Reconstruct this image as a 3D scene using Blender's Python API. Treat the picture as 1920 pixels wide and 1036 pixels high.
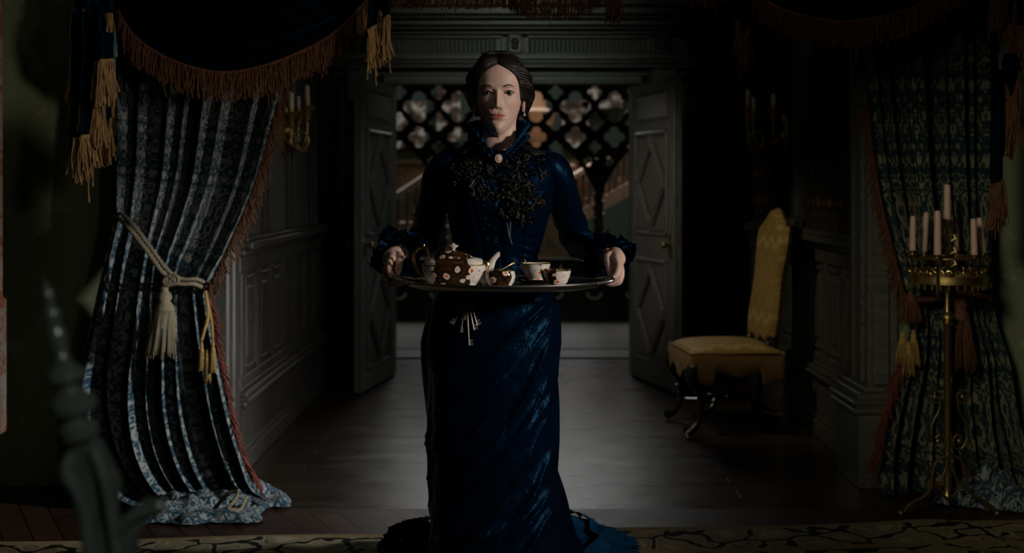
import bpy, math, random
import numpy as np
from mathutils import Vector, Matrix, noise as mnoise
for o in list(bpy.data.objects): bpy.data.objects.remove(o)
C = bpy.context.scene.collection
sc = bpy.context.scene
PI = math.pi
F = 2233.0; HOR = 355.0; EYE = 1.28          # focal length in px, horizon row, eye height (m)
def P(px, py, d):                             # reading of a photo position at a measured distance d (m)
    return Vector(((px-960)*d/F, d, EYE-(py-HOR)*d/F))
# ---------------- camera
cam = bpy.data.cameras.new('camera'); co = bpy.data.objects.new('camera', cam); C.objects.link(co)
co.location = (0, 0, EYE); co.rotation_euler = (PI/2, 0, 0)
cam.sensor_width = 36; cam.lens = 36*F/1920; cam.shift_y = -163/1920
cam.dof.use_dof = True; cam.dof.focus_distance = 3.42; cam.dof.aperture_fstop = 2.8
cam.clip_start = 0.05
sc.camera = co
# ---------------- world, lights, exposure
w = bpy.data.worlds.new('world'); sc.world = w; w.use_nodes = True
w.node_tree.nodes['Background'].inputs[0].default_value = (0.35, 0.5, 0.45, 1)
w.node_tree.nodes['Background'].inputs[1].default_value = 0.004
sc.view_settings.view_transform = 'Standard'; sc.view_settings.look = 'None'
sc.view_settings.gamma = 1; sc.view_settings.exposure = 0; sc.view_settings.use_curve_mapping = False
def area(name, loc, aim, sx, sy, power, col, spread=180):
    l = bpy.data.lights.new(name, 'AREA'); l.shape = 'RECTANGLE'; l.size = sx; l.size_y = sy
    l.energy = power; l.color = col; l.spread = math.radians(spread)
    o = bpy.data.objects.new(name, l); C.objects.link(o); o.location = loc
    o.rotation_euler = (Vector(aim)-Vector(loc)).to_track_quat('-Z', 'Y').to_euler(); return o
def spot(name, loc, aim, angle, power, col, r=0.15, blend=1.0):
    l = bpy.data.lights.new(name, 'SPOT'); l.energy = power; l.color = col; l.spot_size = math.radians(angle); l.spot_blend = blend; l.shadow_soft_size = r
    o = bpy.data.objects.new(name, l); C.objects.link(o); o.location = loc
    o.rotation_euler = (Vector(aim)-Vector(loc)).to_track_quat('-Z', 'Y').to_euler(); return o
spot('key_lamp', (1.25, 0.0, 1.95), (-1.98, 4.85, 1.15), 27, 26, (1.0, 0.90, 0.82), 0.12)
spot('side_lamp', (2.65, 1.42, 1.78), (-0.05, 3.5, 1.0), 46, 270, (1.0, 0.89, 0.80), 0.12)
spot('curtain_lamp', (3.0, 3.05, 1.45), (-1.45, 4.85, 0.38), 25, 760, (0.93, 0.96, 1.0), 0.10)
spot('chair_fill', (-0.35, 5.55, 2.55), (1.28, 6.4, 0.62), 40, 62, (1.0, 0.90, 0.66), 0.06)  # added spot, out of view above the header, to light the chair
spot('right_curtain_fill', (-0.7, 0.3, 2.3), (2.0, 4.5, 0.85), 27, 210, (1.0, 0.93, 0.72), 0.25)  # unseen fill added for the right curtain and candelabrum
spot('finial_fill', (0.35, 0.30, 1.75), (-0.42, 1.25, 1.0), 34, 30, (0.85, 1.0, 0.95), 0.03)  # added spot giving the foreground finial its glints; no such fixture in the room
area('swag_fill', (0.2, 2.4, 3.3), (0.1, 4.75, 2.1), 0.8, 0.4, 1.3, (1.0, 0.9, 0.75), 100)  # added weak fill to lift the swags and their fringe
area('hall_skylight', (0.0, 15.0, 5.6), (0, 11.8, 0), 3.2, 2.6, 150, (0.95, 0.95, 0.93))
area('hall_high_window_light', (0.0, 17.4, 4.6), (0, 8.0, 0.2), 2.6, 3.0, 50, (0.95, 0.95, 0.96))
area('hall_lamp_light', (0.75, 13.2, 2.9), (0.45, 15.5, 1.5), 0.3, 0.3, 14, (1.0, 0.62, 0.38))
spot('left_wall_fill', (1.25, 5.6, 2.6), (-1.25, 6.5, 0.70), 58, 24, (0.85, 0.92, 1.0), 0.08)  # unseen spot by the right wall, added to bring out the left panelling
spot('right_door_fill', (-0.75, 5.6, 2.4), (0.95, 7.8, 1.05), 34, 52, (1.0, 0.94, 0.82), 0.06)  # added spot hidden above the view, brightens the right leaf
spot('left_door_fill', (1.0, 5.6, 2.4), (-0.9, 7.8, 1.05), 28, 13, (0.9, 0.95, 1.0), 0.06)  # same for the left leaf: an added, hidden spot
spot('lintel_fill', (0.1, 5.55, 2.65), (0.0, 8.1, 2.1), 52, 30, (0.88, 1.0, 0.86), 0.2)  # hidden fill added inside the portal to light the entablature
# ---------------- node helpers
def nd(nt, t, **k):
    n = nt.nodes.new(t)
    for a, b in k.items():
        if a.startswith('i_'):
            a = a[2:]; n.inputs[int(a) if a.isdigit() else a.replace('_', ' ')].default_value = b
        else: setattr(n, a, b)
    return n
def mat(name, col, rough=0.5, metal=0.0, spec=0.5, **kw):
    m = bpy.data.materials.new(name); m.use_nodes = True
    b = m.node_tree.nodes['Principled BSDF']
    b.inputs['Base Color'].default_value = (*col, 1); b.inputs['Roughness'].default_value = rough
    b.inputs['Metallic'].default_value = metal; b.inputs['Specular IOR Level'].default_value = spec
    for k, v in kw.items(): b.inputs[k.replace('_', ' ')].default_value = v
    m.diffuse_color = (*col, 1); return m
def ramp(nt, fac, stops, interp='LINEAR'):
    r = nd(nt, 'ShaderNodeValToRGB'); r.color_ramp.interpolation = interp
    e = r.color_ramp.elements
    while len(e) > 1: e.remove(e[-1])
    e[0].position = stops[0][0]; e[0].color = (*stops[0][1], 1)
    for p, c in stops[1:]: x = e.new(p); x.color = (*c, 1)
    nt.links.new(fac, r.inputs[0]); return r.outputs[0]
def math_(nt, op, a, b=None, c=None):
    n = nd(nt, 'ShaderNodeMath', operation=op)
    for i, v in enumerate((a, b, c)):
        if v is None: continue
        if isinstance(v, (int, float)): n.inputs[i].default_value = v
        else: nt.links.new(v, n.inputs[i])
    return n.outputs[0]
def coords(nt, kind='Object', scale=(1, 1, 1), rot=(0, 0, 0)):
    t = nd(nt, 'ShaderNodeTexCoord'); m = nd(nt, 'ShaderNodeMapping')
    m.inputs['Scale'].default_value = scale; m.inputs['Rotation'].default_value = rot
    nt.links.new(t.outputs[kind], m.inputs[0]); return m.outputs[0]
def noise_(nt, vec, scale, detail=3, rough=0.5, dist=0.0):
    n = nd(nt, 'ShaderNodeTexNoise'); n.inputs['Scale'].default_value = scale; n.inputs['Detail'].default_value = detail
    n.inputs['Roughness'].default_value = rough; n.inputs['Distortion'].default_value = dist
    if vec is not None: nt.links.new(vec, n.inputs['Vector'])
    return n.outputs['Fac']
def bsdf(m): return m.node_tree.nodes['Principled BSDF']
def setcol(m, sock): m.node_tree.links.new(sock, bsdf(m).inputs['Base Color'])
def bump(m, h, strength=0.3, dist=0.01):
    nt = m.node_tree; b = nd(nt, 'ShaderNodeBump'); b.inputs['Strength'].default_value = strength
    b.inputs['Distance'].default_value = dist; nt.links.new(h, b.inputs['Height'])
    nt.links.new(b.outputs[0], bsdf(m).inputs['Normal'])
M = {}
def wood(name, c1, c2, rough=0.4, scale=(8, 8, 1.2), bs=0.15):
    m = mat(name, c1, rough); nt = m.node_tree
    n = noise_(nt, coords(nt, 'Object', scale), 6, 5, 0.6, 0.6)
    setcol(m, ramp(nt, n, [(0.3, c1), (0.7, c2)])); bump(m, n, bs, 0.004)
    r = nd(nt, 'ShaderNodeMapRange'); r.inputs['To Min'].default_value = rough-0.08; r.inputs['To Max'].default_value = rough+0.15
    nt.links.new(n, r.inputs[0]); nt.links.new(r.outputs[0], bsdf(m).inputs['Roughness']); M[name] = m; return m
wood('oak', (0.030, 0.028, 0.022), (0.062, 0.057, 0.046), 0.38)
wood('door_oak', (0.11, 0.105, 0.09), (0.20, 0.19, 0.165), 0.42)
wood('lintel_oak', (0.050, 0.050, 0.041), (0.10, 0.10, 0.08), 0.4, (1.2, 8, 8))
wood('black_wood', (0.012, 0.010, 0.008), (0.022, 0.017, 0.012), 0.22)
wood('hall_wood', (0.02, 0.013, 0.008), (0.045, 0.03, 0.02), 0.45)
wood('pale_wood', (0.5, 0.42, 0.37), (0.75, 0.66, 0.6), 0.5)
wood('stair_wood', (0.12, 0.07, 0.045), (0.2, 0.12, 0.08), 0.5)
wood('grey_carved', (0.028, 0.032, 0.026), (0.06, 0.064, 0.052), 0.22)
# floor: boards running across the vestibule, worn varnish
def boards(name, rot, bw, rw, c1, c2, rough):
    m = mat(name, c1, rough, 0, 0.22 if name[0] == 't' else 0.5); nt = m.node_tree
    v = coords(nt, 'Object', (1, 1, 1), rot)
    b = nd(nt, 'ShaderNodeTexBrick'); nt.links.new(v, b.inputs['Vector'])
    b.inputs['Scale'].default_value = 1; b.inputs['Brick Width'].default_value = bw; b.inputs['Row Height'].default_value = rw
    b.inputs['Mortar Size'].default_value = 0.004; b.inputs['Mortar Smooth'].default_value = 0.3
    b.inputs['Color1'].default_value = (*c1, 1); b.inputs['Color2'].default_value = (*c2, 1); b.inputs['Mortar'].default_value = (0.004, 0.003, 0.002, 1)
    n = noise_(nt, coords(nt, 'Object', (2, 14, 1), rot), 5, 5, 0.65)
    mx = nd(nt, 'ShaderNodeMixRGB', blend_type='MULTIPLY'); mx.inputs[0].default_value = 0.8
    nt.links.new(b.outputs['Color'], mx.inputs[1]); nt.links.new(ramp(nt, n, [(0.25, (0.5, 0.5, 0.5)), (0.75, (1.2, 1.2, 1.2))]), mx.inputs[2])
    setcol(m, mx.outputs[0])
    r = nd(nt, 'ShaderNodeMapRange'); r.inputs['To Min'].default_value = rough-0.07; r.inputs['To Max'].default_value = rough+0.1
    nt.links.new(noise_(nt, coords(nt, 'Object', (1.5, 3, 1), rot), 3, 4), r.inputs[0]); nt.links.new(r.outputs[0], bsdf(m).inputs['Roughness'])
    h = math_(nt, 'ADD', math_(nt, 'MULTIPLY', b.outputs['Fac'], -1.0), math_(nt, 'MULTIPLY', n, 0.25))
    bump(m, h, 0.25, 0.003); M[name] = m
boards('floor_boards', (0, 0, 0), 1.9, 0.13, (0.040, 0.024, 0.012), (0.026, 0.015, 0.008), 0.28)
boards('threshold_boards', (0, 0, math.radians(62)), 0.9, 0.10, (0.05, 0.024, 0.012), (0.03, 0.014, 0.008), 0.42)
boards('hall_boards', (0, 0, 0), 1.6, 0.16, (0.115, 0.095, 0.07), (0.085, 0.07, 0.052), 0.45)
def damask(name, ground, figure, rw=0.15, rh=0.34, sheen=0.2, sc_=13, lo=0.5):
    m = mat(name, ground, 0.75, 0, 0.25); nt = m.node_tree
    t = nd(nt, 'ShaderNodeTexCoord'); s = nd(nt, 'ShaderNodeSeparateXYZ'); nt.links.new(t.outputs['UV'], s.inputs[0])
    row = math_(nt, 'FLOOR', math_(nt, 'DIVIDE', s.outputs[1], rh))
    off = math_(nt, 'MULTIPLY', math_(nt, 'MODULO', row, 2.0), rw)
    u = math_(nt, 'PINGPONG', math_(nt, 'ADD', s.outputs[0], off), rw)
    v = math_(nt, 'PINGPONG', s.outputs[1], rh)
    cb = nd(nt, 'ShaderNodeCombineXYZ'); nt.links.new(u, cb.inputs[0]); nt.links.new(v, cb.inputs[1])
    n = noise_(nt, cb.outputs[0], sc_, 2.0, 0.5, 2.2)
    ns = noise_(nt, cb.outputs[0], sc_*3.2, 1.0, 0.5, 1.5)
    f = math_(nt, 'ADD', n, math_(nt, 'MULTIPLY', math_(nt, 'SUBTRACT', ns, 0.5), 0.35))
    fac = ramp(nt, f, [(lo, (0, 0, 0)), (lo+0.03, (1, 1, 1))])
    wv = noise_(nt, coords(nt, 'UV', (1, 0.15, 1)), 900, 1)
    mx = nd(nt, 'ShaderNodeMixRGB'); nt.links.new(fac, mx.inputs[0]); mx.inputs[1].default_value = (*ground, 1); mx.inputs[2].default_value = (*figure, 1)
    setcol(m, mx.outputs[0]); bump(m, math_(nt, 'ADD', fac, math_(nt, 'MULTIPLY', wv, 0.4)), 0.25, 0.0015)
    b = bsdf(m); b.inputs['Sheen Weight'].default_value = sheen; b.inputs['Sheen Roughness'].default_value = 0.4
    M[name] = m; return m
damask('curtain_damask', (0.010, 0.038, 0.056), (0.21, 0.22, 0.20), 0.075, 0.24, 0.03, 23, 0.475)
damask('curtain_damask_right', (0.010, 0.032, 0.034), (0.20, 0.185, 0.11), 0.10, 0.42, 0.03, 13, 0.49)
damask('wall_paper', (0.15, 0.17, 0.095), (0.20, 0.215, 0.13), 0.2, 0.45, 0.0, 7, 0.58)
damask('back_paper_shaded', (0.014, 0.0145, 0.007), (0.024, 0.025, 0.012), 0.2, 0.45, 0.0, 7, 0.5)  # darker copy of the wall paper; the back wall's shade is in its colour
damask('tapestry', (0.012, 0.008, 0.005), (0.11, 0.05, 0.022), 0.11, 0.26, 0.0, 12, 0.56)
damask('yellow_brocade', (0.22, 0.135, 0.030), (0.30, 0.21, 0.075), 0.07, 0.2, 0.1, 11, 0.52)
damask('apron_brocade', (0.20, 0.11, 0.028), (0.22, 0.06, 0.015), 0.06, 0.1, 0.1, 16, 0.58)
def velvet(name, base, tint, sheen=1.0, bumpy=0.25):
    m = mat(name, base, 0.6, 0, 0.05); b = bsdf(m); nt = m.node_tree
    b.inputs['Sheen Weight'].default_value = sheen; b.inputs['Sheen Roughness'].default_value = 0.28
    b.inputs['Sheen Tint'].default_value = (*tint, 1); b.inputs['Roughness'].default_value = 0.5; b.inputs['Specular Tint'].default_value = (0.08, 0.45, 1, 1); b.inputs['Specular IOR Level'].default_value = 0.22; b.inputs['Roughness'].default_value = 0.38
    n = noise_(nt, coords(nt, 'Object', (1, 1, 0.7)), 16, 4, 0.6, 0.5)
    f = noise_(nt, None, 600, 1)
    setcol(m, ramp(nt, n, [(0.3, tuple(c*0.6 for c in base)), (0.75, tuple(c*1.5 for c in base))]))
    bump(m, math_(nt, 'ADD', n, math_(nt, 'MULTIPLY', f, 0.03)), bumpy, 0.03); M[name] = m; return m
velvet('blue_velvet', (0.0005, 0.003, 0.010), (0.010, 0.18, 0.55), 0.20, 0.3)
velvet('blue_silk_ruffle', (0.003, 0.034, 0.085), (0.03, 0.35, 0.8), 0.45, 0.3)
velvet('swag_velvet', (0.0006, 0.0022, 0.004), (0.06, 0.18, 0.28), 0.07, 0.2)
bsdf(M['swag_velvet']).inputs['Specular IOR Level'].default_value = 0.10; bsdf(M['blue_velvet']).inputs['Specular IOR Level'].default_value = 0.19; bsdf(M['blue_velvet']).inputs['Roughness'].default_value = 0.35
velvet('teal_lining', (0.03, 0.09, 0.11), (0.2, 0.45, 0.5), 0.3, 0.2)
M['brow'] = mat('brow', (0.10, 0.055, 0.035), 0.7)
M['black_lace'] = mat('black_lace', (0.009, 0.008, 0.006), 0.6, 0, 0.25)
M['bead'] = mat('bead', (0.25, 0.25, 0.24), 0.15, 0.6)
M['ribbon_tip'] = mat('ribbon_tip', (0.3, 0.3, 0.3), 0.3, 0.7)
def thread(name, a, b_):
    m = mat(name, a, 0.7, 0, 0.3); nt = m.node_tree
    n = noise_(nt, coords(nt, 'Object', (60, 60, 6)), 4, 3)
    setcol(m, ramp(nt, n, [(0.35, a), (0.7, b_)])); M[name] = m
thread('fringe_rust', (0.055, 0.020, 0.008), (0.13, 0.052, 0.018))
thread('fringe_gold', (0.20, 0.11, 0.04), (0.38, 0.24, 0.09))
thread('fringe_red', (0.09, 0.018, 0.010), (0.15, 0.032, 0.016))
thread('tassel_cream', (0.15, 0.12, 0.07), (0.26, 0.215, 0.13))
thread('tassel_ochre', (0.24, 0.14, 0.035), (0.36, 0.23, 0.07))
M['brass'] = mat('brass', (0.52, 0.37, 0.14), 0.38, 1.0)
M['gilt'] = mat('gilt', (0.42, 0.27, 0.09), 0.45, 0.8)
M['dark_brass'] = mat('dark_brass', (0.28, 0.19, 0.08), 0.35, 0.9)
M['silver'] = mat('silver', (0.55, 0.53, 0.48), 0.30, 1.0)
M['gold_rim'] = mat('gold_rim', (0.75, 0.55, 0.25), 0.2, 1.0)
M['old_key'] = mat('old_key', (0.45, 0.40, 0.34), 0.35, 0.8)
M['wax'] = mat('wax', (0.62, 0.50, 0.38), 0.45, 0, 0.4, Subsurface_Weight=0.15)
M['wax_pink'] = mat('wax_pink', (0.52, 0.34, 0.25), 0.45, 0, 0.4, Subsurface_Weight=0.15)
M['porcelain'] = mat('porcelain', (0.8, 0.75, 0.68), 0.12, 0, 0.6)
M['tongue'] = mat('dark_mouth', (0.05, 0.015, 0.012), 0.5)
M['hair'] = mat('hair', (0.020, 0.010, 0.006), 0.38, 0, 0.5)
nt = M['hair'].node_tree
nw = noise_(nt, coords(nt, 'UV', (1.2, 90, 1)), 3, 4, 0.6, 0.3)
setcol(M['hair'], ramp(nt, nw, [(0.3, (0.002, 0.001, 0.0008)), (0.75, (0.014, 0.007, 0.004))])); bump(M['hair'], nw, 0.6, 0.004)
M['eye_white'] = mat('eye_white', (0.27, 0.24, 0.22), 0.15)
M['iris'] = mat('iris', (0.022, 0.018, 0.012), 0.1)
M['pupil'] = mat('pupil', (0.003, 0.003, 0.003), 0.05)
M['cameo'] = mat('cameo', (0.6, 0.45, 0.36), 0.35)
M['pearl'] = mat('pearl', (0.75, 0.72, 0.66), 0.15)
# skin with real colour differences (lips) carried by a vertex attribute
m = mat('skin', (0.60, 0.41, 0.34), 0.5, 0, 0.35); M['skin'] = m; nt = m.node_tree
at = nd(nt, 'ShaderNodeAttribute', attribute_name='tone')
mx = nd(nt, 'ShaderNodeMixRGB'); nt.links.new(at.outputs['Fac'], mx.inputs[0])
nt.links.new(ramp(nt, noise_(nt, None, 40, 3), [(0.3, (0.56, 0.37, 0.30)), (0.7, (0.64, 0.45, 0.37))]), mx.inputs[1])
mx.inputs[2].default_value = (0.42, 0.13, 0.11, 1); setcol(m, mx.outputs[0])
bsdf(m).inputs['Subsurface Weight'].default_value = 0.12; bsdf(m).inputs['Subsurface Scale'].default_value = 0.006
bsdf(m).inputs['Subsurface Radius'].default_value = (1, 0.4, 0.2)
# porcelain painted with flowers on dark ground, white reserves
def imari(name, seed, cx, hw):
    m = mat(name, (0.7, 0.65, 0.58), 0.12, 0, 0.6); nt = m.node_tree; M[name] = m
    v = coords(nt, 'Object'); ad = nd(nt, 'ShaderNodeVectorMath', operation='ADD'); nt.links.new(v, ad.inputs[0]); ad.inputs[1].default_value = (seed, seed*0.7, 0)
    v = ad.outputs[0]
    sx = nd(nt, 'ShaderNodeSeparateXYZ'); nt.links.new(coords(nt, 'Object'), sx.inputs[0])
    dx = math_(nt, 'ABSOLUTE', math_(nt, 'SUBTRACT', sx.outputs[0], cx))
    dx = math_(nt, 'ADD', dx, math_(nt, 'MULTIPLY', math_(nt, 'SUBTRACT', noise_(nt, v, 30, 0), 0.5), 0.03))
    zone = math_(nt, 'GREATER_THAN', dx, hw)
    vo = nd(nt, 'ShaderNodeTexVoronoi'); vo.inputs['Scale'].default_value = 38; nt.links.new(v, vo.inputs['Vector'])
    n2 = noise_(nt, v, 150, 1)
    dd = math_(nt, 'ADD', vo.outputs['Distance'], math_(nt, 'MULTIPLY', n2, 0.25))
    flo = ramp(nt, dd, [(0.0, (0.75, 0.12, 0.02)), (0.25, (0.75, 0.16, 0.03)), (0.27, (0.85, 0.72, 0.60)), (0.44, (0.35, 0.2, 0.04)), (0.47, (0.010, 0.007, 0.008)), (0.58, (0.07, 0.03, 0.008)), (0.62, (0.012, 0.008, 0.01)), (0.72, (0.05, 0.022, 0.006))], 'CONSTANT')
    whi = ramp(nt, dd, [(0.0, (0.7, 0.10, 0.03)), (0.27, (0.7, 0.10, 0.03)), (0.30, (0.80, 0.74, 0.66)), (0.66, (0.8, 0.74, 0.66)), (0.68, (0.12, 0.14, 0.3)), (0.71, (0.8, 0.74, 0.66))], 'CONSTANT')
    mx = nd(nt, 'ShaderNodeMixRGB'); nt.links.new(zone, mx.inputs[0]); nt.links.new(flo, mx.inputs[1]); nt.links.new(whi, mx.inputs[2])
    setcol(m, mx.outputs[0])
imari('imari_teapot', 3.1, -0.158, 0.046); imari('imari_creamer', 8.4, -0.036, 0.026); imari('imari_cup', 13.2, 0.088, 0.030)
imari('imari_saucer', 5.5, 0.04, 0.06)
# rug
m = mat('rug_wool', (0.1, 0.08, 0.04), 0.95, 0, 0.1); M['rug'] = m; nt = m.node_tree
tc = nd(nt, 'ShaderNodeTexCoord'); s = nd(nt, 'ShaderNodeSeparateXYZ'); nt.links.new(tc.outputs['UV'], s.inputs[0])
vo = nd(nt, 'ShaderNodeTexVoronoi', feature='DISTANCE_TO_EDGE'); vo.inputs['Scale'].default_value = 10
nzz = nd(nt, 'ShaderNodeTexNoise'); nzz.inputs['Scale'].default_value = 10; nt.links.new(tc.outputs['UV'], nzz.inputs['Vector'])
mxv = nd(nt, 'ShaderNodeMixRGB'); mxv.inputs[0].default_value = 0.12; nt.links.new(tc.outputs['UV'], mxv.inputs[1]); nt.links.new(nzz.outputs['Color'], mxv.inputs[2])
nt.links.new(mxv.outputs[0], vo.inputs['Vector'])
pat = ramp(nt, vo.outputs['Distance'], [(0.0, (0.012, 0.012, 0.010)), (0.05, (0.012, 0.012, 0.010)), (0.06, (0.30, 0.25, 0.15)), (0.17, (0.10, 0.09, 0.05)), (0.19, (0.24, 0.21, 0.12)), (0.32, (0.36, 0.31, 0.19))], 'CONSTANT')
edge = ramp(nt, s.outputs[1], [(0.0, (1, 1, 1)), (0.05, (0, 0, 0)), (0.19, (0.9, 0.9, 0.9)), (0.22, (0, 0, 0)), (0.25, (0.8, 0.8, 0.8)), (0.27, (0, 0, 0))], 'CONSTANT')
mx = nd(nt, 'ShaderNodeMixRGB'); nt.links.new(edge, mx.inputs[0]); nt.links.new(pat, mx.inputs[1]); mx.inputs[2].default_value = (0.27, 0.20, 0.10, 1)
setcol(m, mx.outputs[0]); bump(m, noise_(nt, None, 300, 2), 0.5, 0.003)
m = mat('figured_hanging', (0.5, 0.3, 0.2), 0.8); M['hanging'] = m; nt = m.node_tree
setcol(m, ramp(nt, noise_(nt, coords(nt), 22, 3, 0.6, 0.8), [(0.42, (0.16, 0.05, 0.02)), (0.5, (0.18, 0.12, 0.09)), (0.6, (0.20, 0.16, 0.12))]))
m = mat('hall_mural', (0.06, 0.07, 0.05), 0.8); M['mural'] = m; nt = m.node_tree
setcol(m, ramp(nt, noise_(nt, coords(nt), 3.2, 4, 0.6, 0.5), [(0.3, (0.02, 0.035, 0.03)), (0.45, (0.06, 0.075, 0.05)), (0.55, (0.12, 0.08, 0.045)), (0.62, (0.22, 0.17, 0.12)), (0.7, (0.08, 0.06, 0.04))]))
M['hall_green'] = mat('hall_green', (0.035, 0.06, 0.05), 0.7)
m = mat('plaster', (0.5, 0.47, 0.42), 0.8); M['plaster'] = m; setcol(m, ramp(m.node_tree, noise_(m.node_tree, coords(m.node_tree), 5, 3), [(0.38, (0.05, 0.035, 0.025)), (0.5, (0.16, 0.11, 0.08)), (0.56, (0.5, 0.5, 0.47)), (0.62, (0.75, 0.75, 0.72)), (0.68, (0.2, 0.15, 0.11))]))
M['warm_stone'] = mat('warm_stone', (0.55, 0.38, 0.28), 0.7)
M['ceiling'] = mat('ceiling_plaster', (0.05, 0.045, 0.035), 0.9)
# ---------------- mesh helpers
def wt(o):
    v = Vector((0, 0, 0))
    while o is not None: v = v+Vector(o.location); o = o.parent
    return v
class MB:
    def __init__(s): s.v = []; s.f = []; s.uv = []; s.n = 0
    def add(s, vs, fs, uvs=None):
        vs = np.asarray(vs, dtype=float).reshape(-1, 3); k = s.n
        s.v.append(vs); s.n += len(vs)
        s.f.extend([tuple(i+k for i in f) for f in fs])
        s.uv.append(np.asarray(uvs, dtype=float).reshape(-1, 2) if uvs is not None else np.stack([vs[:, 0]+vs[:, 1], vs[:, 2]], -1)); return s
    def box(s, x0, x1, y0, y1, z0, z1, b=0.0, T=None):
        if b > 0 and min(abs(x1-x0), abs(y1-y0), abs(z1-z0)) > 2.2*b:
            vs = []; 
            for (bx, by, bz) in ((b, b, 0), (b, 0, b), (0, b, b)):
                for cx in (0, 1):
                    for cy in (0, 1):
                        for cz in (0, 1):
                            vs.append(((x1-bx if cx else x0+bx), (y1-by if cy else y0+by), (z1-bz if cz else z0+bz)))
            import bmesh
            bm = bmesh.new()
            for v in vs: bm.verts.new(v)
            bmesh.ops.convex_hull(bm, input=bm.verts)
            bm.verts.index_update()
            vs = [v.co[:] for v in bm.verts]; fs = [[v.index for v in f.verts] for f in bm.faces]; bm.free()
        else:
            vs = [(x, y, z) for x in (x0, x1) for y in (y0, y1) for z in (z0, z1)]
            fs = [(0, 1, 3, 2), (4, 6, 7, 5), (0, 4, 5, 1), (2, 3, 7, 6), (0, 2, 6, 4), (1, 5, 7, 3)]
        if T is not None: vs = [T(*p) for p in vs]
        return s.add(vs, fs)
    def tube(s, pts, r, n=8, cap=True, flat=1.0, roundcap=False):
        pts = [Vector(p) for p in pts]; m = len(pts)
        rs = list(r) if hasattr(r, '__len__') else [r]*m
        if roundcap:
            d0 = (pts[0]-pts[1]).normalized(); d1 = (pts[-1]-pts[-2]).normalized(); r0, r1 = rs[0], rs[-1]
            pts = [pts[0]+d0*r0*.95, pts[0]+d0*r0*.6]+pts+[pts[-1]+d1*r1*.6, pts[-1]+d1*r1*.95]
            rs = [r0*.3, r0*.8]+rs+[r1*.8, r1*.3]; m += 4
        t = [(pts[min(i+1, m-1)]-pts[max(i-1, 0)]).normalized() for i in range(m)]
        a = Vector((0, 0, 1)) if abs(t[0].z) < 0.9 else Vector((1, 0, 0))
        nrm = (a-t[0]*a.dot(t[0])).normalized(); vs = []; uv = []; L = 0
        for i in range(m):
            nrm = nrm-t[i]*nrm.dot(t[i]); nrm.normalize(); bi = t[i].cross(nrm)
            if i: L += (pts[i]-pts[i-1]).length
            for j in range(n):
                q = 2*PI*j/n; vs.append(pts[i]+(nrm*math.cos(q)+bi*math.sin(q)*flat)*rs[i]); uv.append((q*0.02, L))
        fs = [(i*n+j, i*n+(j+1) % n, (i+1)*n+(j+1) % n, (i+1)*n+j) for i in range(m-1) for j in range(n)]
        if cap: fs += [tuple(range(n-1, -1, -1)), tuple(range((m-1)*n, m*n))]
        return s.add([tuple(v) for v in vs], fs, uv)
    def lathe(s, prof, n=20, o=(0, 0, 0), T=None, sx=1, sy=1, axis=None):
        vs = []; 
        for (r, z) in prof:
            for j in range(n):
                q = 2*PI*j/n; vs.append((o[0]+r*math.cos(q)*sx, o[1]+r*math.sin(q)*sy, o[2]+z))
        m = len(prof)
        fs = [(i*n+j, i*n+(j+1) % n, (i+1)*n+(j+1) % n, (i+1)*n+j) for i in range(m-1) for j in range(n)]
        fs += [tuple(range(n-1, -1, -1)), tuple(range((m-1)*n, m*n))]
        if T is not None: vs = [T(*p) for p in vs]
        return s.add(vs, fs)
    def ball(s, c, r, n=12, sc_=(1, 1, 1)):
        k = max(5, n//2); prof = [(r*math.sin(PI*i/k), -r*math.cos(PI*i/k)) for i in range(k+1)]
        prof[0] = (r*0.02, -r); prof[-1] = (r*0.02, r); c = tuple(c)
        return s.lathe(prof, n, T=lambda x, y, z: (c[0]+x*sc_[0], c[1]+y*sc_[1], c[2]+z*sc_[2]))
    def prism(s, poly, T, h):           # poly: list of (a,b); T(a,b,t)
        n = len(poly); vs = [T(a, b, 0) for a, b in poly]+[T(a, b, h) for a, b in poly]
        fs = [tuple(range(n-1, -1, -1)), tuple(range(n, 2*n))]+[(i, (i+1) % n, n+(i+1) % n, n+i) for i in range(n)]
        return s.add(vs, fs)
    def grid(s, A, uv=None, close=False):
        A = np.asarray(A); r, c = A.shape[:2]
        k = c if close else c-1
        fs = [(i*c+j, i*c+(j+1) % c, (i+1)*c+(j+1) % c, (i+1)*c+j) for i in range(r-1) for j in range(k)]
        return s.add(A.reshape(-1, 3), fs, uv)
    def build(s, name, m, parent=None, smooth=True, label=None, org=None, auto=True):
        V = np.concatenate(s.v) if s.v else np.zeros((0, 3)); U = np.concatenate(s.uv)
        me = bpy.data.meshes.new(name)
        if org is not None: V = V-np.array(org)
        me.from_pydata(V.tolist(), [], s.f)
        l = np.zeros(len(me.loops), dtype=np.int32); me.loops.foreach_get('vertex_index', l)
        ul = me.uv_layers.new(name='UVMap'); ul.data.foreach_set('uv', U[l].astype(np.float32).ravel())
        if smooth:
            me.shade_smooth()
            if auto:
                try: me.set_sharp_from_angle(angle=math.radians(38))
                except Exception: pass
        me.materials.append(M[m] if isinstance(m, str) else m)
        o = bpy.data.objects.new(name, me); C.objects.link(o)
        if org is not None: o.location = org
        if parent is not None:
            o.parent = parent; o.location = Vector(org if org is not None else (0, 0, 0))-wt(parent)
        if label: o['label'] = label
        return o
def struct(name, mb, m, **k):
    o = mb.build(name, m, **k); o['kind'] = 'structure'; return o
def thing(name, loc, label, cat, group=None):
    o = bpy.data.objects.new(name, None); C.objects.link(o); o.location = loc; o.empty_display_size = 0.05
    return tag(o, label, cat, group)
def tag(o, label, cat, group=None):
    o['label'] = label; o['category'] = cat
    if group: o['group'] = group
    return o
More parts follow.
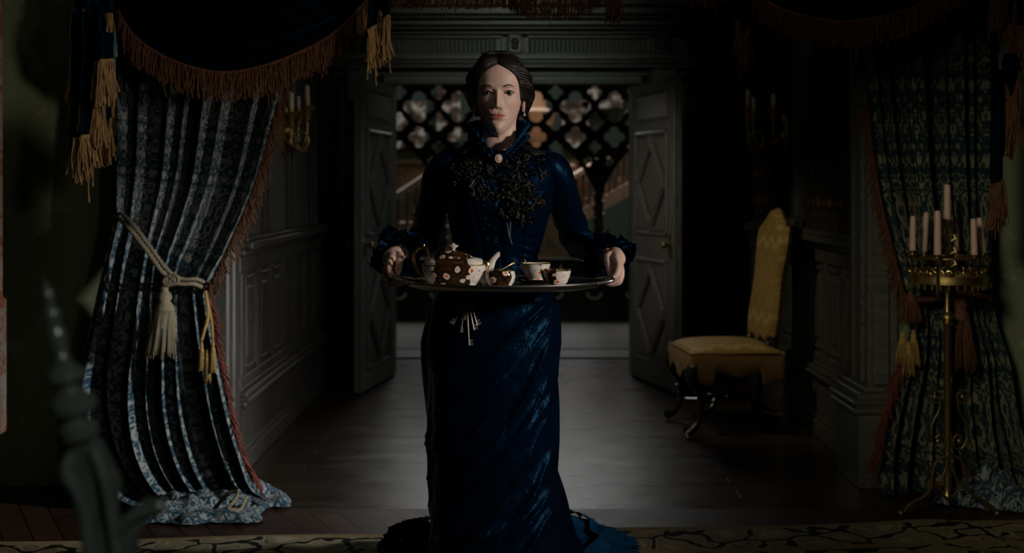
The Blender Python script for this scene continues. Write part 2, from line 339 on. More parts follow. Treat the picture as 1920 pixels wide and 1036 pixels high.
def remeshed(mb, voxel, smooth_it=4):
    me = bpy.data.meshes.new('tmp'); me.from_pydata(np.concatenate(mb.v).tolist(), [], mb.f)
    o = bpy.data.objects.new('tmp', me); C.objects.link(o)
    r = o.modifiers.new('r', 'REMESH'); r.mode = 'VOXEL'; r.voxel_size = voxel
    if smooth_it: s = o.modifiers.new('s', 'SMOOTH'); s.factor = 0.5; s.iterations = smooth_it
    dg = bpy.context.evaluated_depsgraph_get(); e = o.evaluated_get(dg); m2 = bpy.data.meshes.new_from_object(e)
    V = np.zeros(len(m2.vertices)*3); m2.vertices.foreach_get('co', V); Fs = [tuple(p.vertices) for p in m2.polygons]
    bpy.data.objects.remove(o); bpy.data.meshes.remove(m2); bpy.data.meshes.remove(me)
    return V.reshape(-1, 3), Fs
def lerp(a, b, t): return a+(b-a)*t
def interp(x, xs, ys): return np.interp(x, xs, ys)
def sm(a, b, x):
    t = np.clip((x-a)/(b-a), 0, 1); return t*t*(3-2*t)
def crom(pts, n):                      # Catmull-Rom through points (any dimension)
    P_ = [np.array(p, dtype=float) for p in pts]; out = []
    m = len(P_)-1
    for k in range(n):
        t = k/(n-1)*m; i = min(int(t), m-1); f = t-i
        p0 = P_[max(i-1, 0)]; p1 = P_[i]; p2 = P_[i+1]; p3 = P_[min(i+2, m)]
        out.append(0.5*((2*p1)+(-p0+p2)*f+(2*p0-5*p1+4*p2-p3)*f*f+(-p0+3*p1-3*p2+p3)*f**3))
    return np.array(out)
def spiral(c, r0, r1, a0, a1, n, ax=(1, 0, 0), ay=(0, 0, 1)):
    c = Vector(c); ax = Vector(ax); ay = Vector(ay); out = []
    for i in range(n):
        t = i/(n-1); r = lerp(r0, r1, t); a = math.radians(lerp(a0, a1, t)); out.append(c+ax*r*math.cos(a)+ay*r*math.sin(a))
    return out
# ================= the setting
XL, XR, YB = -1.25, 1.62, 8.2
m = MB(); m.box(XL-0.3, XR+0.3, 4.78, YB+0.8, -0.1, 0); struct('floor', m, 'floor_boards', smooth=False)
m = MB(); m.box(-4.5, 4.5, 0.2, 4.78, -0.1, 0); m.box(-4.5, XL-0.3, 4.78, 5.4, -0.1, 0); m.box(XR+0.3, 4.5, 4.78, 5.4, -0.1, 0); struct('floor_front_room', m, 'threshold_boards', smooth=False)
m = MB(); m.box(-3.6, 3.6, YB+1.0, 18.2, -0.1, 0.0); struct('floor_hall', m, 'hall_boards', smooth=False)
m = MB(); m.box(-3.6, 3.6, YB+0.8, YB+1.0, -0.1, 0.012, 0.01); m.box(-3.6, 3.6, 9.55, 9.62, -0.02, 0.006); struct('trim_1', m, 'hall_wood', smooth=False)
m = MB(); m.box(XL-0.4, XR+0.4, 5.3, YB+0.15, 3.5, 3.6); struct('ceiling', m, 'ceiling', smooth=False)
m = MB(); m.box(-3.6, 3.6, YB+0.15, 18.2, 6.2, 6.3); struct('ceiling_hall', m, 'ceiling', smooth=False)
# front wall (green plaster) either side of the portal, with its header high above
def plain(name, b, mt, n=1):
    m = MB(); m.box(*b); return struct(name, m, mt, smooth=False)
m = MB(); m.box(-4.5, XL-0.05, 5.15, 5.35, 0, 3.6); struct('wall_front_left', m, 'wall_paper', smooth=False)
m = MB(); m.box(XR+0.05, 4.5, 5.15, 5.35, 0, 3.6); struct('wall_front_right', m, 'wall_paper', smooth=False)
m = MB(); m.box(XL-0.05, XR+0.05, 5.15, 5.35, 2.75, 3.6); struct('wall_front_header', m, 'lintel_oak', smooth=False)
# back wall with the door opening
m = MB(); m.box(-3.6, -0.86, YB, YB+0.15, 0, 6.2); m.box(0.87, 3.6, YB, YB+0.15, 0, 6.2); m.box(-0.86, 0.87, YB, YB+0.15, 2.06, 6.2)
struct('wall_back', m, 'back_paper_shaded', smooth=False)
def side_wall(side, X, sg):
    T = lambda s, t, h: (X+sg*t, s, h)
    def bx(m, s0, s1, t0, t1, h0, h1, b=0.0): m.box(s0, s1, t0, t1, h0, h1, b, T=T)
    m = MB(); bx(m, 5.35, YB, -0.2, 0, 0, 3.5)
    struct('wall_'+side, m, 'tapestry' if side == 'right' else 'lintel_oak', smooth=False)
    m = MB()                                    # dado
    bx(m, 5.35, YB, 0, 0.012, 0, 1.02)
    for (h0, h1, t) in ((0.30, 0.325, 0.055), (0.325, 0.345, 0.075), (0.345, 0.37, 0.06), (0.37, 0.385, 0.035), (0.90, 0.98, 0.03), (0.98, 1.01, 0.05), (1.01, 1.045, 0.085), (1.045, 1.065, 0.065), (0.385, 0.43, 0.03)):
        bx(m, 5.35, YB, 0, t, h0, h1, 0.006)
    s = 5.42
    while s < YB-0.2:
        bx(m, s-0.04, s+0.04, 0, 0.03, 0.43, 0.90, 0.004)
        for q in (0, 1):
            a = s+0.06 if q == 0 else s+0.33-0.075
            bx(m, a, a+0.018, 0, 0.026, 0.45, 0.88, 0.004)
        bx(m, s+0.06, s+0.27, 0, 0.026, 0.45, 0.468, 0.004); bx(m, s+0.06, s+0.27, 0, 0.026, 0.862, 0.88, 0.004)
        bx(m, s+0.10, s+0.235, 0, 0.022, 0.50, 0.83, 0.008)
        s += 0.33
    struct('trim_2' if side == 'left' else 'trim_3', m, 'oak', smooth=False)
    m = MB(); bx(m, 5.35, YB, 0, 0.03, 0, 0.28); bx(m, 5.35, YB, 0, 0.05, 0, 0.09, 0.006); bx(m, 5.35, YB, 0, 0.04, 0.09, 0.11, 0.004)
    struct('baseboard_'+side, m, 'oak', smooth=False)
    return T, bx
T, bx = side_wall('left', XL, 1)
m = MB()
for s in (5.98, 6.62, 7.36, 7.9):
    bx(m, s-0.05, s+0.05, 0, 0.025, 1.065, 3.0, 0.004); bx(m, s-0.02, s+0.02, 0.02, 0.045, 1.065, 3.0, 0.006)
bx(m, 5.36, YB, 0, 0.03, 2.3, 2.45, 0.01)
struct('trim_4', m, 'oak', smooth=False)
T, bx = side_wall('right', XR, -1)
m = MB()                                         # post with reeded mouldings and vase foot, then the broad pilaster
for k, s in enumerate((6.56, 6.64, 6.72)): bx(m, s, s+0.045, 0, 0.05-0.008*k, 1.12, 3.0, 0.01)
bx(m, 6.52, 6.80, 0, 0.03, 1.065, 3.0); bx(m, 6.52, 6.80, 0, 0.09, 1.065, 1.12, 0.01)
prof = [(0.02, 0), (0.045, 0.02), (0.03, 0.05), (0.042, 0.09), (0.05, 0.13), (0.04, 0.17), (0.02, 0.2)]
m.lathe([(r, h+0.86) for r, h in prof], 12, o=(XR-0.06, 6.56, 0)); struct('trim_5', m, 'oak', smooth=False)
m = MB()
bx(m, 5.12, 5.40, -0.045, 0.09, 0.42, 3.0, 0.01); bx(m, 5.17, 5.27, 0.08, 0.105, 0.44, 3.0, 0.008); bx(m, 5.31, 5.36, 0.08, 0.10, 0.44, 3.0, 0.008); bx(m, 5.10, 5.13, 0.0, 0.07, 0.44, 3.0, 0.008)
for (h0, h1, t) in ((0, 0.32, 0.15), (0.32, 0.345, 0.18), (0.345, 0.36, 0.165), (0.36, 0.38, 0.185), (0.38, 0.41, 0.15), (0.41, 0.43, 0.12)): bx(m, 5.12-(t-0.09)*0.5, 5.40+t*0.3, -0.045, t*0.92, h0, h1, 0.005)
struct('trim_6', m, 'lintel_oak', smooth=False)
# portal jamb, dark
m = MB(); m.box(XL-0.05, XL+0.025, 5.15, 5.42, 0, 2.75, 0.01); m.box(XL-0.02, XL+0.04, 5.2, 5.3, 0, 2.75, 0.01); struct('trim_7', m, 'oak', smooth=False)
# ------- door casing and carved entablature
m = MB()
def cb(x0, x1, t0, t1, z0, z1, b=0.005): m.box(x0, x1, YB-t1, YB-t0, z0, z1, b)
for sx in (-1, 1):
    x0, x1 = (-1.18, -0.86) if sx < 0 else (0.87, 1.19)
    cb(x0, x1, 0, 0.06, 0, 2.0)
    cb(x0+0.1, x1-0.08, 0.05, 0.12, 0.2, 1.9)
    cb(x0+0.06, x1-0.06, 0.05, 0.2, 1.86, 2.1, 0.02)         # bracket under the entablature
    cb(x0+0.08, x1-0.08, 0.05, 0.16, 1.78, 1.87, 0.02)
cb(-0.88, 0.89, 0.0, 0.05, 1.995, 2.06); cb(-0.86, 0.87, 0.04, 0.065, 2.0, 2.02)
m.box(-0.86, -0.81, YB-0.03, YB+0.16, 0, 2.01, 0.004); m.box(0.82, 0.87, YB-0.03, YB+0.16, 0, 2.01, 0.004); m.box(-0.86, 0.87, YB-0.03, YB+0.16, 2.01, 2.065, 0.004)
struct('trim_9', m, 'lintel_oak', smooth=False)
m = MB()
cb(-1.2, 1.21, 0, 0.03, 2.06, 2.8)
for (z0, z1, t) in ((2.105, 2.125, 0.14), (2.135, 2.155, 0.17), (2.155, 2.185, 0.20), (2.185, 2.20, 0.15), (2.335, 2.352, 0.12), (2.365, 2.38, 0.15), (2.39, 2.42, 0.17), (2.43, 2.445, 0.21), (2.455, 2.50, 0.24), (2.51, 2.56, 0.27)):
    cb(-1.22-t*0.2, 1.23+t*0.2, 0, t, z0, z1)
for k in range(150): cb(-1.19+k*0.016, -1.19+k*0.016+0.009, 0.1, 0.155, 2.125, 2.136, 0)   # dentil bead row
struct('trim_10', m, 'lintel_oak', smooth=False)
m = MB()
for (x0, x1) in ((-1.0, -0.045), (0.085, 0.975)):
    cb(x0, x1, 0.02, 0.055, 2.20, 2.335)
    cb(x0, x1, 0.05, 0.09, 2.31, 2.33); cb(x0, x1, 0.05, 0.09, 2.202, 2.216); cb(x0, x0+0.03, 0.05, 0.09, 2.2, 2.33); cb(x1-0.03, x1, 0.05, 0.09, 2.2, 2.33)
    x = x0+0.04
    while x < x1-0.045:
        m.tube([(x, YB-0.058, 2.222), (x, YB-0.058, 2.305)], 0.011, 8); x += 0.030
struct('trim_11', m, 'lintel_oak')
m = MB()                                          # carved grotesque blocks between the reeded panels
for xc in (0.02, 1.02, -1.07):
    cb(xc-0.05, xc+0.05, 0.04, 0.13, 2.2, 2.335, 0.01)
    m.ball((xc, YB-0.14, 2.28), 0.03, 10); m.ball((xc, YB-0.15, 2.245), 0.02, 10, (1.4, 1, 0.8))
    for q in (-1, 1): m.tube(spiral((xc+q*0.025, YB-0.135, 2.305), 0.015, 0.004, 0, 400*q, 14), 0.005, 6)
    m.ball((xc, YB-0.16, 2.262), 0.009, 8)
struct('trim_12', m, 'oak')
# ------- door leaves
def door_leaf(name, hinge, tip, knob_side, handlab):
    h = Vector((*hinge, 0)); tp = Vector((*tip, 0)); u = (tp-h); W = u.length; u.normalize(); nrm = Vector((0, 0, 1)).cross(u)
    if nrm.x*(-hinge[0]) < 0: nrm = -nrm          # face towards the opening
    def T(s, t, z): p = h+u*s+nrm*t; return (p.x, p.y, z)
    m = MB(); H = 1.985
    def b(s0, s1, z0, z1, t, bev=0.004): 
        m.box(s0, s1, 0.0, t, z0, z1, bev, T=T)
    m.box(0.01, W, -0.035, 0.0, 0.012, H, 0.0, T=T)
    for (s0, s1, z0, z1) in ((0.01, 0.10, 0.012, H), (W-0.10, W, 0.012, H), (0.1, W-0.1, 0.012, 0.14), (0.1, W-0.1, 0.83, 0.98), (0.1, W-0.1, 1.66, 1.73), (0.1, W-0.1, 1.92, H)): b(s0, s1, z0, z1, 0.016)
    def frame(s0, s1, z0, z1, wd, t):
        b(s0, s1, z0, z0+wd, t, 0.006); b(s0, s1, z1-wd, z1, t, 0.006); b(s0, s0+wd, z0, z1, t, 0.006); b(s1-wd, s1, z0, z1, t, 0.006)
    for (z0, z1) in ((0.14, 0.83), (0.98, 1.66)):
        frame(0.10, W-0.10, z0, z1, 0.028, 0.030); frame(0.135, W-0.135, z0+0.035, z1-0.035, 0.012, 0.016)
        s0, s1, a0, a1 = 0.15, W-0.15, z0+0.05, z1-0.05; sc_, zc = (s0+s1)/2, (z0+z1)/2
        g = 0.035                                   # raised diamond and four corner fields
        rx, rz = (s1-s0)/2, (a1-a0)/2
        m.prism([(sc_-rx+0.06, zc), (sc_, zc-rz+0.10), (sc_+rx-0.06, zc), (sc_, zc+rz-0.10)], lambda a, c, t: T(a, t, c), 0.02)
        for (ax, az) in ((-1, -1), (1, -1), (-1, 1), (1, 1)):
            m.prism([(sc_+ax*rx, zc+az*rz), (sc_+ax*rx, zc+az*0.06), (sc_+ax*0.035, zc+az*rz)], lambda a, c, t: T(a, t, c), 0.014)
        C4 = [(sc_-rx+0.005, zc), (sc_, zc-rz+0.01), (sc_+rx-0.005, zc), (sc_, zc+rz-0.01)]
        for k in range(4):
            p, q = C4[k], C4[(k+1) % 4]
            m.tube([T(p[0], 0.02, p[1]), T(q[0], 0.02, q[1])], 0.024, 8, flat=1.0)
        for p in C4: m.prism([(p[0]-0.03, p[1]-0.03), (p[0]+0.03, p[1]-0.03), (p[0]+0.03, p[1]+0.03), (p[0]-0.03, p[1]+0.03)], lambda a, c, t: T(a, t, c), 0.038)
    frame(0.10, W-0.10, 1.73, 1.92, 0.012, 0.022)
    s = 0.13
    while s < W-0.12: m.tube([T(s, 0.002, 1.75), T(s, 0.002, 1.90)], 0.011, 8); s += 0.032
    d = struct(name, m, 'door_oak', smooth=False)
    k = MB(); p = T(W-0.05, 0.016, 0.93); k.tube([p, T(W-0.05, 0.05, 0.93)], 0.012, 10); k.ball(T(W-0.05, 0.062, 0.93), 0.021, 12)
    p2 = T(W-0.05, -0.035, 0.93); k.tube([p2, T(W-0.05, -0.075, 0.93)], 0.010, 10); k.ball(T(W-0.05, -0.085, 0.93), 0.019, 12)
    k.box(W-0.075, W-0.025, 0.014, 0.022, 0.85, 1.0, 0.002, T=T)
    k.build('door_handle', 'dark_brass', d)
    return d
door_leaf('door_1', (-0.82, 8.17), (-0.95, 7.42), 1, '')
door_leaf('door_2', (0.83, 8.17), (1.025, 7.42), 1, '')
# ================= the hall beyond
for nm, b in (('wall_hall_left', (-3.8, -3.6, YB, 18.2, 0, 6.2)), ('wall_hall_right', (3.6, 3.8, YB, 18.2, 0, 6.2))):
    plain(nm, b, 'hall_green')
plain('wall_hall_back', (-3.8, 3.8, 18.0, 18.2, 0, 6.2), 'hall_green')
DS = 11.8
def quat(x, z, cx, cz, r):       # inside a four-lobed opening
    x = abs(x-cx); z = abs(z-cz); k = r*0.56
    return (np.hypot(x-k, z) < r*0.44) | (np.hypot(x, z-k) < r*0.44) | ((x < r*0.3) & (z < r*0.3))
def screen(name, x0, x1, z0, z1, step, holef, thick, mt, y):
    xs = np.arange(x0, x1, step); zs = np.arange(z0, z1, step)
    X, Z = np.meshgrid(xs, zs, indexing='ij'); solid = ~holef(X+step/2, Z+step/2)
    idx = {}; vs = []; fs = []
    def vi(i, j, s):
        k = (i, j, s)
        if k not in idx: idx[k] = len(vs); vs.append((x0+i*step, y+(thick if s else 0), z0+j*step))
        return idx[k]
    nx, nz = solid.shape
    for i, j in np.argwhere(solid):
        fs.append((vi(i, j, 0), vi(i+1, j, 0), vi(i+1, j+1, 0), vi(i, j+1, 0)))
        fs.append((vi(i, j, 1), vi(i, j+1, 1), vi(i+1, j+1, 1), vi(i+1, j, 1)))
        for di, dj, a, b in ((-1, 0, (0, 0), (0, 1)), (1, 0, (1, 1), (1, 0)), (0, -1, (1, 0), (0, 0)), (0, 1, (0, 1), (1, 1))):
            u, v = i+di, j+dj
            if not (0 <= u < nx and 0 <= v < nz and solid[u, v]):
                fs.append((vi(i+a[0], j+a[1], 0), vi(i+b[0], j+b[1], 0), vi(i+b[0], j+b[1], 1), vi(i+a[0], j+a[1], 1)))
    m = MB(); m.add(vs, fs); return m
def upper_holes(X, Z):
    h = np.zeros_like(X, dtype=bool); P0 = 0.3875
    col0 = -0.69
    for k in range(-5, 9):
        cx = col0+0.155+k*P0
        h |= quat(X, Z, cx, 2.10, 0.155)
        h |= quat(X, Z, cx+P0/2, 2.245, 0.075) | quat(X, Z, cx+P0/2, 1.955, 0.095)
        h |= quat(X, Z, cx, 1.80, 0.105) | quat(X, Z, cx+P0/2, 1.70, 0.065)
    u = np.abs(((X-col0) % 0.775)-0.3875)/0.3875          # 0 mid-arch, 1 at a column
    apex = 1.70-0.52*u**1.7
    h |= (Z < apex) 
    for k in range(-3, 5):
        cx = col0+k*0.775
        h |= quat(X, Z, cx+0.10, 1.56, 0.05) | quat(X, Z, cx-0.10, 1.56, 0.05)
    return h
m = screen('s', -1.9, 1.9, 1.2, 2.44, 0.0095, upper_holes, 0.06, 'hall_wood', DS)
m.box(-1.9, 1.9, DS-0.02, DS+0.1, 2.44, 2.9)
def arch_rings():
    P0 = 0.3875
    for k in range(-2, 6):
        cx = -0.69+0.155+k*P0
        for (ccx, cz, r) in ((cx, 2.10, 0.17), (cx+P0/2, 1.955, 0.115), (cx, 1.80, 0.12)):
            m.tube([(ccx+r*math.cos(a*PI/12), DS-0.01, cz+r*math.sin(a*PI/12)) for a in range(25)], 0.014, 5, cap=False)
arch_rings()
for k in range(-1, 3):
    cx = -0.69+k*0.775
    m.tube([(cx, DS+0.03, 0.605), (cx, DS+0.03, 1.5)], 0.045, 10)
    hx = [(cx+0.05*math.cos(t*0.7), DS+0.03+0.05*math.sin(t*0.7), 0.67+t*0.0135) for t in range(60)]
    m.tube(hx, 0.016, 6)
    m.lathe([(0.05, 1.46), (0.09, 1.50), (0.06, 1.53), (0.095, 1.58), (0.05, 1.6)], 12, o=(cx, DS+0.03, 0)); m.lathe([(0.08, 0.602), (0.08, 0.66), (0.05, 0.7)], 12, o=(cx, DS+0.03, 0))
tag(m.build('tracery_screen', 'hall_wood', smooth=False), 'dark carved wooden screen of four-lobed tracery and twisted columns in the hall beyond the doors', 'screen')
def low_holes(X, Z):
    h = np.zeros_like(X, dtype=bool)
    for k in range(-5, 6): h |= quat(X, Z, 0.04+k*0.3875, 0.30, 0.14)
    return h
m = MB(); m.box(-1.9, 1.9, DS, DS+0.05, 0, 0.56)
for k in range(-5, 6): m.box(0.04+k*0.3875-0.21, 0.04+k*0.3875-0.18, DS-0.02, DS+0.03, 0.05, 0.56, 0.004)
m.box(-1.9, 1.9, DS-0.03, DS+0.09, 0.555, 0.598, 0.01)
m.box(-1.9, 1.9, DS-0.02, DS+0.07, 0, 0.06)
o = tag(m.build('low_railing', 'black_wood', smooth=False), 'low black wooden railing with lobed openings standing at the end of the hall floor', 'railing')
for k in range(-4, 5): 
    m = MB(); cx = 0.04+k*0.3875
    m.tube([(cx+0.07*math.cos(PI+a*PI/10), DS-0.012, 0.26+0.06*math.sin(PI+a*PI/10)) for a in range(11)], 0.016, 6)
    m.build('carved_lobe', 'pale_wood', o)
# stairs: two flights climbing behind the screen
def stairflight(name, a, b, y, lab, n=16):
    st = thing(name, ((a[0]+b[0])/2, y, 0), lab, 'stairs', None)
    m = MB(); m.tube([(a[0], y, a[1]), (b[0], y, b[1])], 0.045, 6); m.build('handrail', 'pale_wood', st, smooth=False)
    for k in range(n):
        t = (k+0.5)/n; x = lerp(a[0], b[0], t); z = lerp(a[1], b[1], t)
        m = MB(); m.lathe([(0.016, -0.42), (0.026, -0.38), (0.014, -0.3), (0.03, -0.2), (0.013, -0.1), (0.016, 0)], 8, o=(x, y, z)); m.build('baluster', 'stair_wood', st)
    for (px_, pz_) in (a, b):
        m = MB(); m.box(px_-0.06, px_+0.06, y+0.06, y+0.18, 0, pz_+0.05, 0.01); m.ball((px_, y+0.12, pz_+0.1), 0.06, 10); m.build('newel_post', 'stair_wood', st)
    m = MB(); sl = (b[1]-a[1]); m.add([(a[0], y-0.05, a[1]-0.58), (b[0], y-0.05, b[1]-0.58), (b[0], y-0.05, b[1]-0.42), (a[0], y-0.05, a[1]-0.42), (a[0], y+0.05, a[1]-0.58), (b[0], y+0.05, b[1]-0.58), (b[0], y+0.05, b[1]-0.42), (a[0], y+0.05, a[1]-0.42)],
        [(0, 1, 2, 3), (7, 6, 5, 4), (3, 2, 6, 7), (0, 4, 5, 1), (0, 3, 7, 4), (1, 5, 6, 2)]); m.build('stringer', 'pale_wood', st, smooth=False)
    m = MB()
    for k in range(8):
        t = k/8; x0 = lerp(a[0], b[0], t); x1 = lerp(a[0], b[0], t+1/8); z = lerp(a[1], b[1], t+1/8)-0.42
        m.box(min(x0, x1), max(x0, x1), y+0.05, y+1.0, z-0.14, z)
    m.build('steps', 'stair_wood', st, smooth=False)
stairflight('staircase', (-1.95, 0.78), (-0.3, 1.86), 13.4, 'left flight of stairs with pale handrail climbing rightwards behind the carved screen')
stairflight('staircase', (0.70, 1.42), (1.9, 2.12), 13.6, 'right flight of stairs with pale handrail climbing behind the twisted column on the right')
m = MB(); m.box(-1.9, 0.95, 15.1, 15.2, 0.0, 1.60); m.box(-1.9, 0.95, 15.06, 15.22, 1.60, 1.66)
tag(m.build('painted_mural', 'mural', smooth=False), 'dim painted brown and green figured wall panel seen through the hall screen', 'mural')
m = MB(); m.lathe([(0.25, 0), (0.25, 0.2), (0.17, 0.26), (0.15, 1.9), (0.2, 1.96), (0.22, 2.1), (0.27, 2.3), (0.13, 2.35), (0.10, 3.2)], 20, o=(0.32, 15.7, 0))
tag(m.build('stone_pillar', 'warm_stone'), 'warm lit stone pillar behind the hall screen right of the woman', 'pillar')
m = MB()
for (x, z, w, h, y) in ((-1.55, 1.9, 0.5, 0.7, 17.8), (-0.95, 2.0, 0.35, 0.8, 17.8), (1.35, 2.5, 0.6, 0.5, 17.8), (0.95, 1.9, 0.4, 0.7, 17.8)):
    m.box(x-w/2, x+w/2, y, y+0.2, z, z+h)
struct('trim_13', m, 'plaster', smooth=False)
# ================= hangings
rng = np.random.default_rng(4)
def fringe(name, path, length, mt, parent, n=None, seed=0, lean=(0, 0, 0), cord=0.008, dark=None, sway=0.006, r=0.0016, band=0.02, out=(0, -1, 0)):
    """bullion fringe hanging from a 3D path: braid band plus individual twisted strands"""
    g = np.random.default_rng(seed); pts = crom(path, 60); seg = np.linalg.norm(np.diff(pts, axis=0), axis=1); cum = np.concatenate([[0], np.cumsum(seg)]); L = cum[-1]
    if n is None: n = int(L/0.0048)
    m = MB(); m.tube([tuple(p) for p in pts], cord, 8, flat=0.6)
    for k in range(n):
        s = (k+g.random())/n*L; i = min(np.searchsorted(cum, s), 59); i = max(i, 1); f = (s-cum[i-1])/max(seg[i-1], 1e-6); p = pts[i-1]*(1-f)+pts[i]*f
        ln = (length(s/L) if callable(length) else length)*(0.72+0.4*g.random()); K = 6
        if g.random() < 0.025: ln *= 1.45
        dx = g.normal()*sway; dy = (g.random()-0.5)*0.02; ph = g.random()*6; q = []
        for j in range(K):
            t = j/(K-1)
            q.append((p[0]+dx*t+lean[0]*t*ln+0.0025*math.sin(ph+t*7), p[1]+dy+lean[1]*t*ln+out[1]*0.006*math.sin(PI*t), p[2]-ln*t*(1-0.5*abs(lean[0]))))
        rr = r*(0.8+0.6*g.random()); m.tube(q, [rr]*(K-1)+[rr*1.5], 4, cap=False)
    o = m.build(name, mt, parent, auto=False); o['kind'] = 'stuff'; return o
def cloth_rows(rows, nu, nv, nf, amp, seed, tight=None, ridge=1.0, vw=1.0, ywave=None):
    """a gathered cloth through rows (Lpx,Lpy,Rpx,Rpy,depth[,amp scale])"""
    g = np.random.default_rng(seed); R = crom(rows, nv)
    ph = g.random(8)*6.28; A = np.zeros((nv, nu, 3)); UV = np.zeros((nv, nu, 2)); vv = 0
    us = np.linspace(0, 1, nu)
    for j in range(nv):
        Lx, Ly, Rx, Ry, d, am = R[j]; t = j/(nv-1)
        warp = us+0.028*np.sin(us*11+ph[0])+0.014*np.sin(us*23+ph[1]+t*1.5)
        wv = np.sin(2*PI*nf*warp+ph[2]+0.5*math.sin(t*5))
        wv = wv*(0.85+0.35*np.sin(us*17+ph[5]))+0.25*np.sin(4*PI*nf*warp+ph[6]+t*2)
        wv2 = np.sin(2*PI*nf*0.43*warp+ph[3])*0.5+np.sin(2*PI*nf*2.1*warp+ph[4]+t*3)*0.22
        env = np.clip(np.minimum(us, 1-us)*12, 0.3, 1)
        yoff = -(wv*0.75+wv2)*amp*am*env
        xo = np.cos(2*PI*nf*warp+ph[2])*0.012*am
        px = Lx+(Rx-Lx)*us; py = Ly+(Ry-Ly)*us
        x = (px-960)*d/F+xo; z = EYE-(py-HOR)*d/F
        A[j, :, 0] = x; A[j, :, 1] = d+yoff; A[j, :, 2] = z
    dl = np.linalg.norm(np.diff(A[:, nu//2], axis=0), axis=1); vv = np.concatenate([[0], np.cumsum(dl)])
    mid = A[nv//4]; du = np.concatenate([[0], np.cumsum(np.linalg.norm(np.diff(mid, axis=0), axis=1))])
    UV[:, :, 0] = du[None, :]; UV[:, :, 1] = vv[:, None]
    return A, UV
def tassel(p, L, r, mt, parent, name='tassel', seed=0, n=46, slope=(0, 0)):
    g = np.random.default_rng(seed); m = MB(); x, y, z = p
    m.lathe([(r*0.2, 0), (r*0.35, -L*0.04), (r*0.28, -L*0.07), (r*0.5, -L*0.11), (r*0.62, -L*0.17), (r*0.45, -L*0.22), (r*0.66, -L*0.27), (r*0.8, -L*0.33), (r*0.7, -L*0.36)], 14, o=(x, y, z))
    for k in range(n):
        a = 2*PI*k/n+g.random()*0.1; sp = 0.8+0.35*g.random(); ln = L*(0.9+0.12*g.random()); q = []
        for j in range(5):
            t = j/4; rr = r*lerp(0.72, sp*1.15, t); q.append((x+rr*math.cos(a)+slope[0]*t*L, y+rr*math.sin(a), z-lerp(L*0.33, ln, t)))
        m.tube(q, 0.0024 if r > 0.03 else 0.0016, 4, cap=True)
    return m.build(name, mt, parent, auto=False)
def rope(m, pts, r, tw=90, strands=3, n=120):
    c = crom(pts, n); L = 0
    for s in range(strands):
        q = []
        for i in range(n):
            a = 2*PI*s/strands+i/n*tw; q.append((c[i][0]+r*0.5*math.cos(a), c[i][1]+r*0.5*math.sin(a)*0.7, c[i][2]+r*0.5*math.sin(a)*0.7))
        m.tube(q, r*0.62, 6)
    return m
# ---- left curtain
ct = thing('curtain', (-1.4, 4.85, 0), 'blue and ivory damask curtain gathered by a tasselled rope at the left of the opening', 'curtain')
rows = [(205, -140, 575, -140, 4.95, 0.95), (210, 60, 548, 90, 4.95, 0.9), (212, 200, 514, 230, 4.94, 0.85), (212, 320, 482, 350, 4.92, 0.75), (213, 380, 430, 470, 4.90, 0.65), (214, 412, 392, 543, 4.88, 0.40),
        (196, 490, 398, 600, 4.88, 0.65), (172, 600, 418, 690, 4.87, 0.95), (150, 720, 440, 780, 4.85, 1.15), (160, 830, 462, 850, 4.82, 1.2), (200, 905, 480, 905, 4.80, 1.1), (235, 935, 500, 925, 4.78, 0.8), (270, 958, 520, 940, 4.68, 0.35)]
A, UV = cloth_rows(rows, 360, 240, 8.0, 0.085, 11)
A[:, :, 2] = np.maximum(A[:, :, 2], 0.012)
m = MB(); m.grid(A, UV); o = m.build('drape', 'curtain_damask', ct, auto=False)
# cloth pooled on the floor
def puddle(name, pts, mt, parent, seed, h=0.05, nu=130, nv=60):
    (x0, y0), (x1, y1) = pts; g = np.random.default_rng(seed); A = np.zeros((nv, nu, 3)); UV = np.zeros((nv, nu, 2))
    for j in range(nv):
        for i in range(nu):
            u = i/(nu-1)*2-1; v = j/(nv-1)*2-1; a = math.atan2(v, u); rr = max(abs(u), abs(v))
            R = 1+0.16*math.sin(3*a+seed)+0.10*math.sin(7*a+seed*2)
            X = (x0+x1)/2+math.cos(a)*rr*R*(x1-x0)/2; Y = (y0+y1)/2+math.sin(a)*rr*R*(y1-y0)/2
            n = mnoise.noise(Vector((X*7, Y*9, seed))); n2 = mnoise.noise(Vector((X*16+9, Y*20, seed)))
            z = 0.008+h*(1-rr**3)*(0.8+1.4*abs(n)+0.5*n2)+0.012*abs(n2)*rr
            A[j, i] = (X, Y, z); UV[j, i] = (X*1.4, Y*1.6)
    m = MB(); m.grid(A, UV); return m.build(name, mt, parent, auto=False)
puddle('pooled_hem', ((-1.50, 4.50), (-0.98, 4.88)), 'curtain_damask', ct, 3, 0.06)
puddle('pooled_hem', ((-1.12, 4.74), (-0.90, 4.93)), 'curtain_damask', ct, 9, 0.06, 80, 50)
m = MB(); pr = [tuple(P(*q)) for q in ((392, 950, 4.72), (425, 925, 4.7), (445, 922, 4.68), (440, 938, 4.6), (428, 952, 4.58), (450, 955, 4.6), (462, 930, 4.66))]
m.tube(crom([(p[0], p[1], max(0.03, p[2])) for p in pr], 30).tolist(), 0.007, 6); m.build('hem_cord', 'tassel_cream', ct)
edge = [tuple(P(*q)) for q in ((548, 90, 4.86), (512, 230, 4.85), (478, 350, 4.83), (426, 470, 4.81), (388, 545, 4.78))]
fringe('edge_fringe', edge, 0.075, 'fringe_rust', ct, n=300, seed=3, lean=(0.22, 0, 0), sway=0.010)
edge = [tuple(P(*q)) for q in ((392, 560, 4.76), (408, 650, 4.76), (430, 760, 4.74), (455, 850, 4.72), (485, 905, 4.70))]
fringe('edge_fringe', edge, 0.07, 'fringe_red', ct, n=240, seed=4, lean=(0.35, 0, 0), sway=0.010)
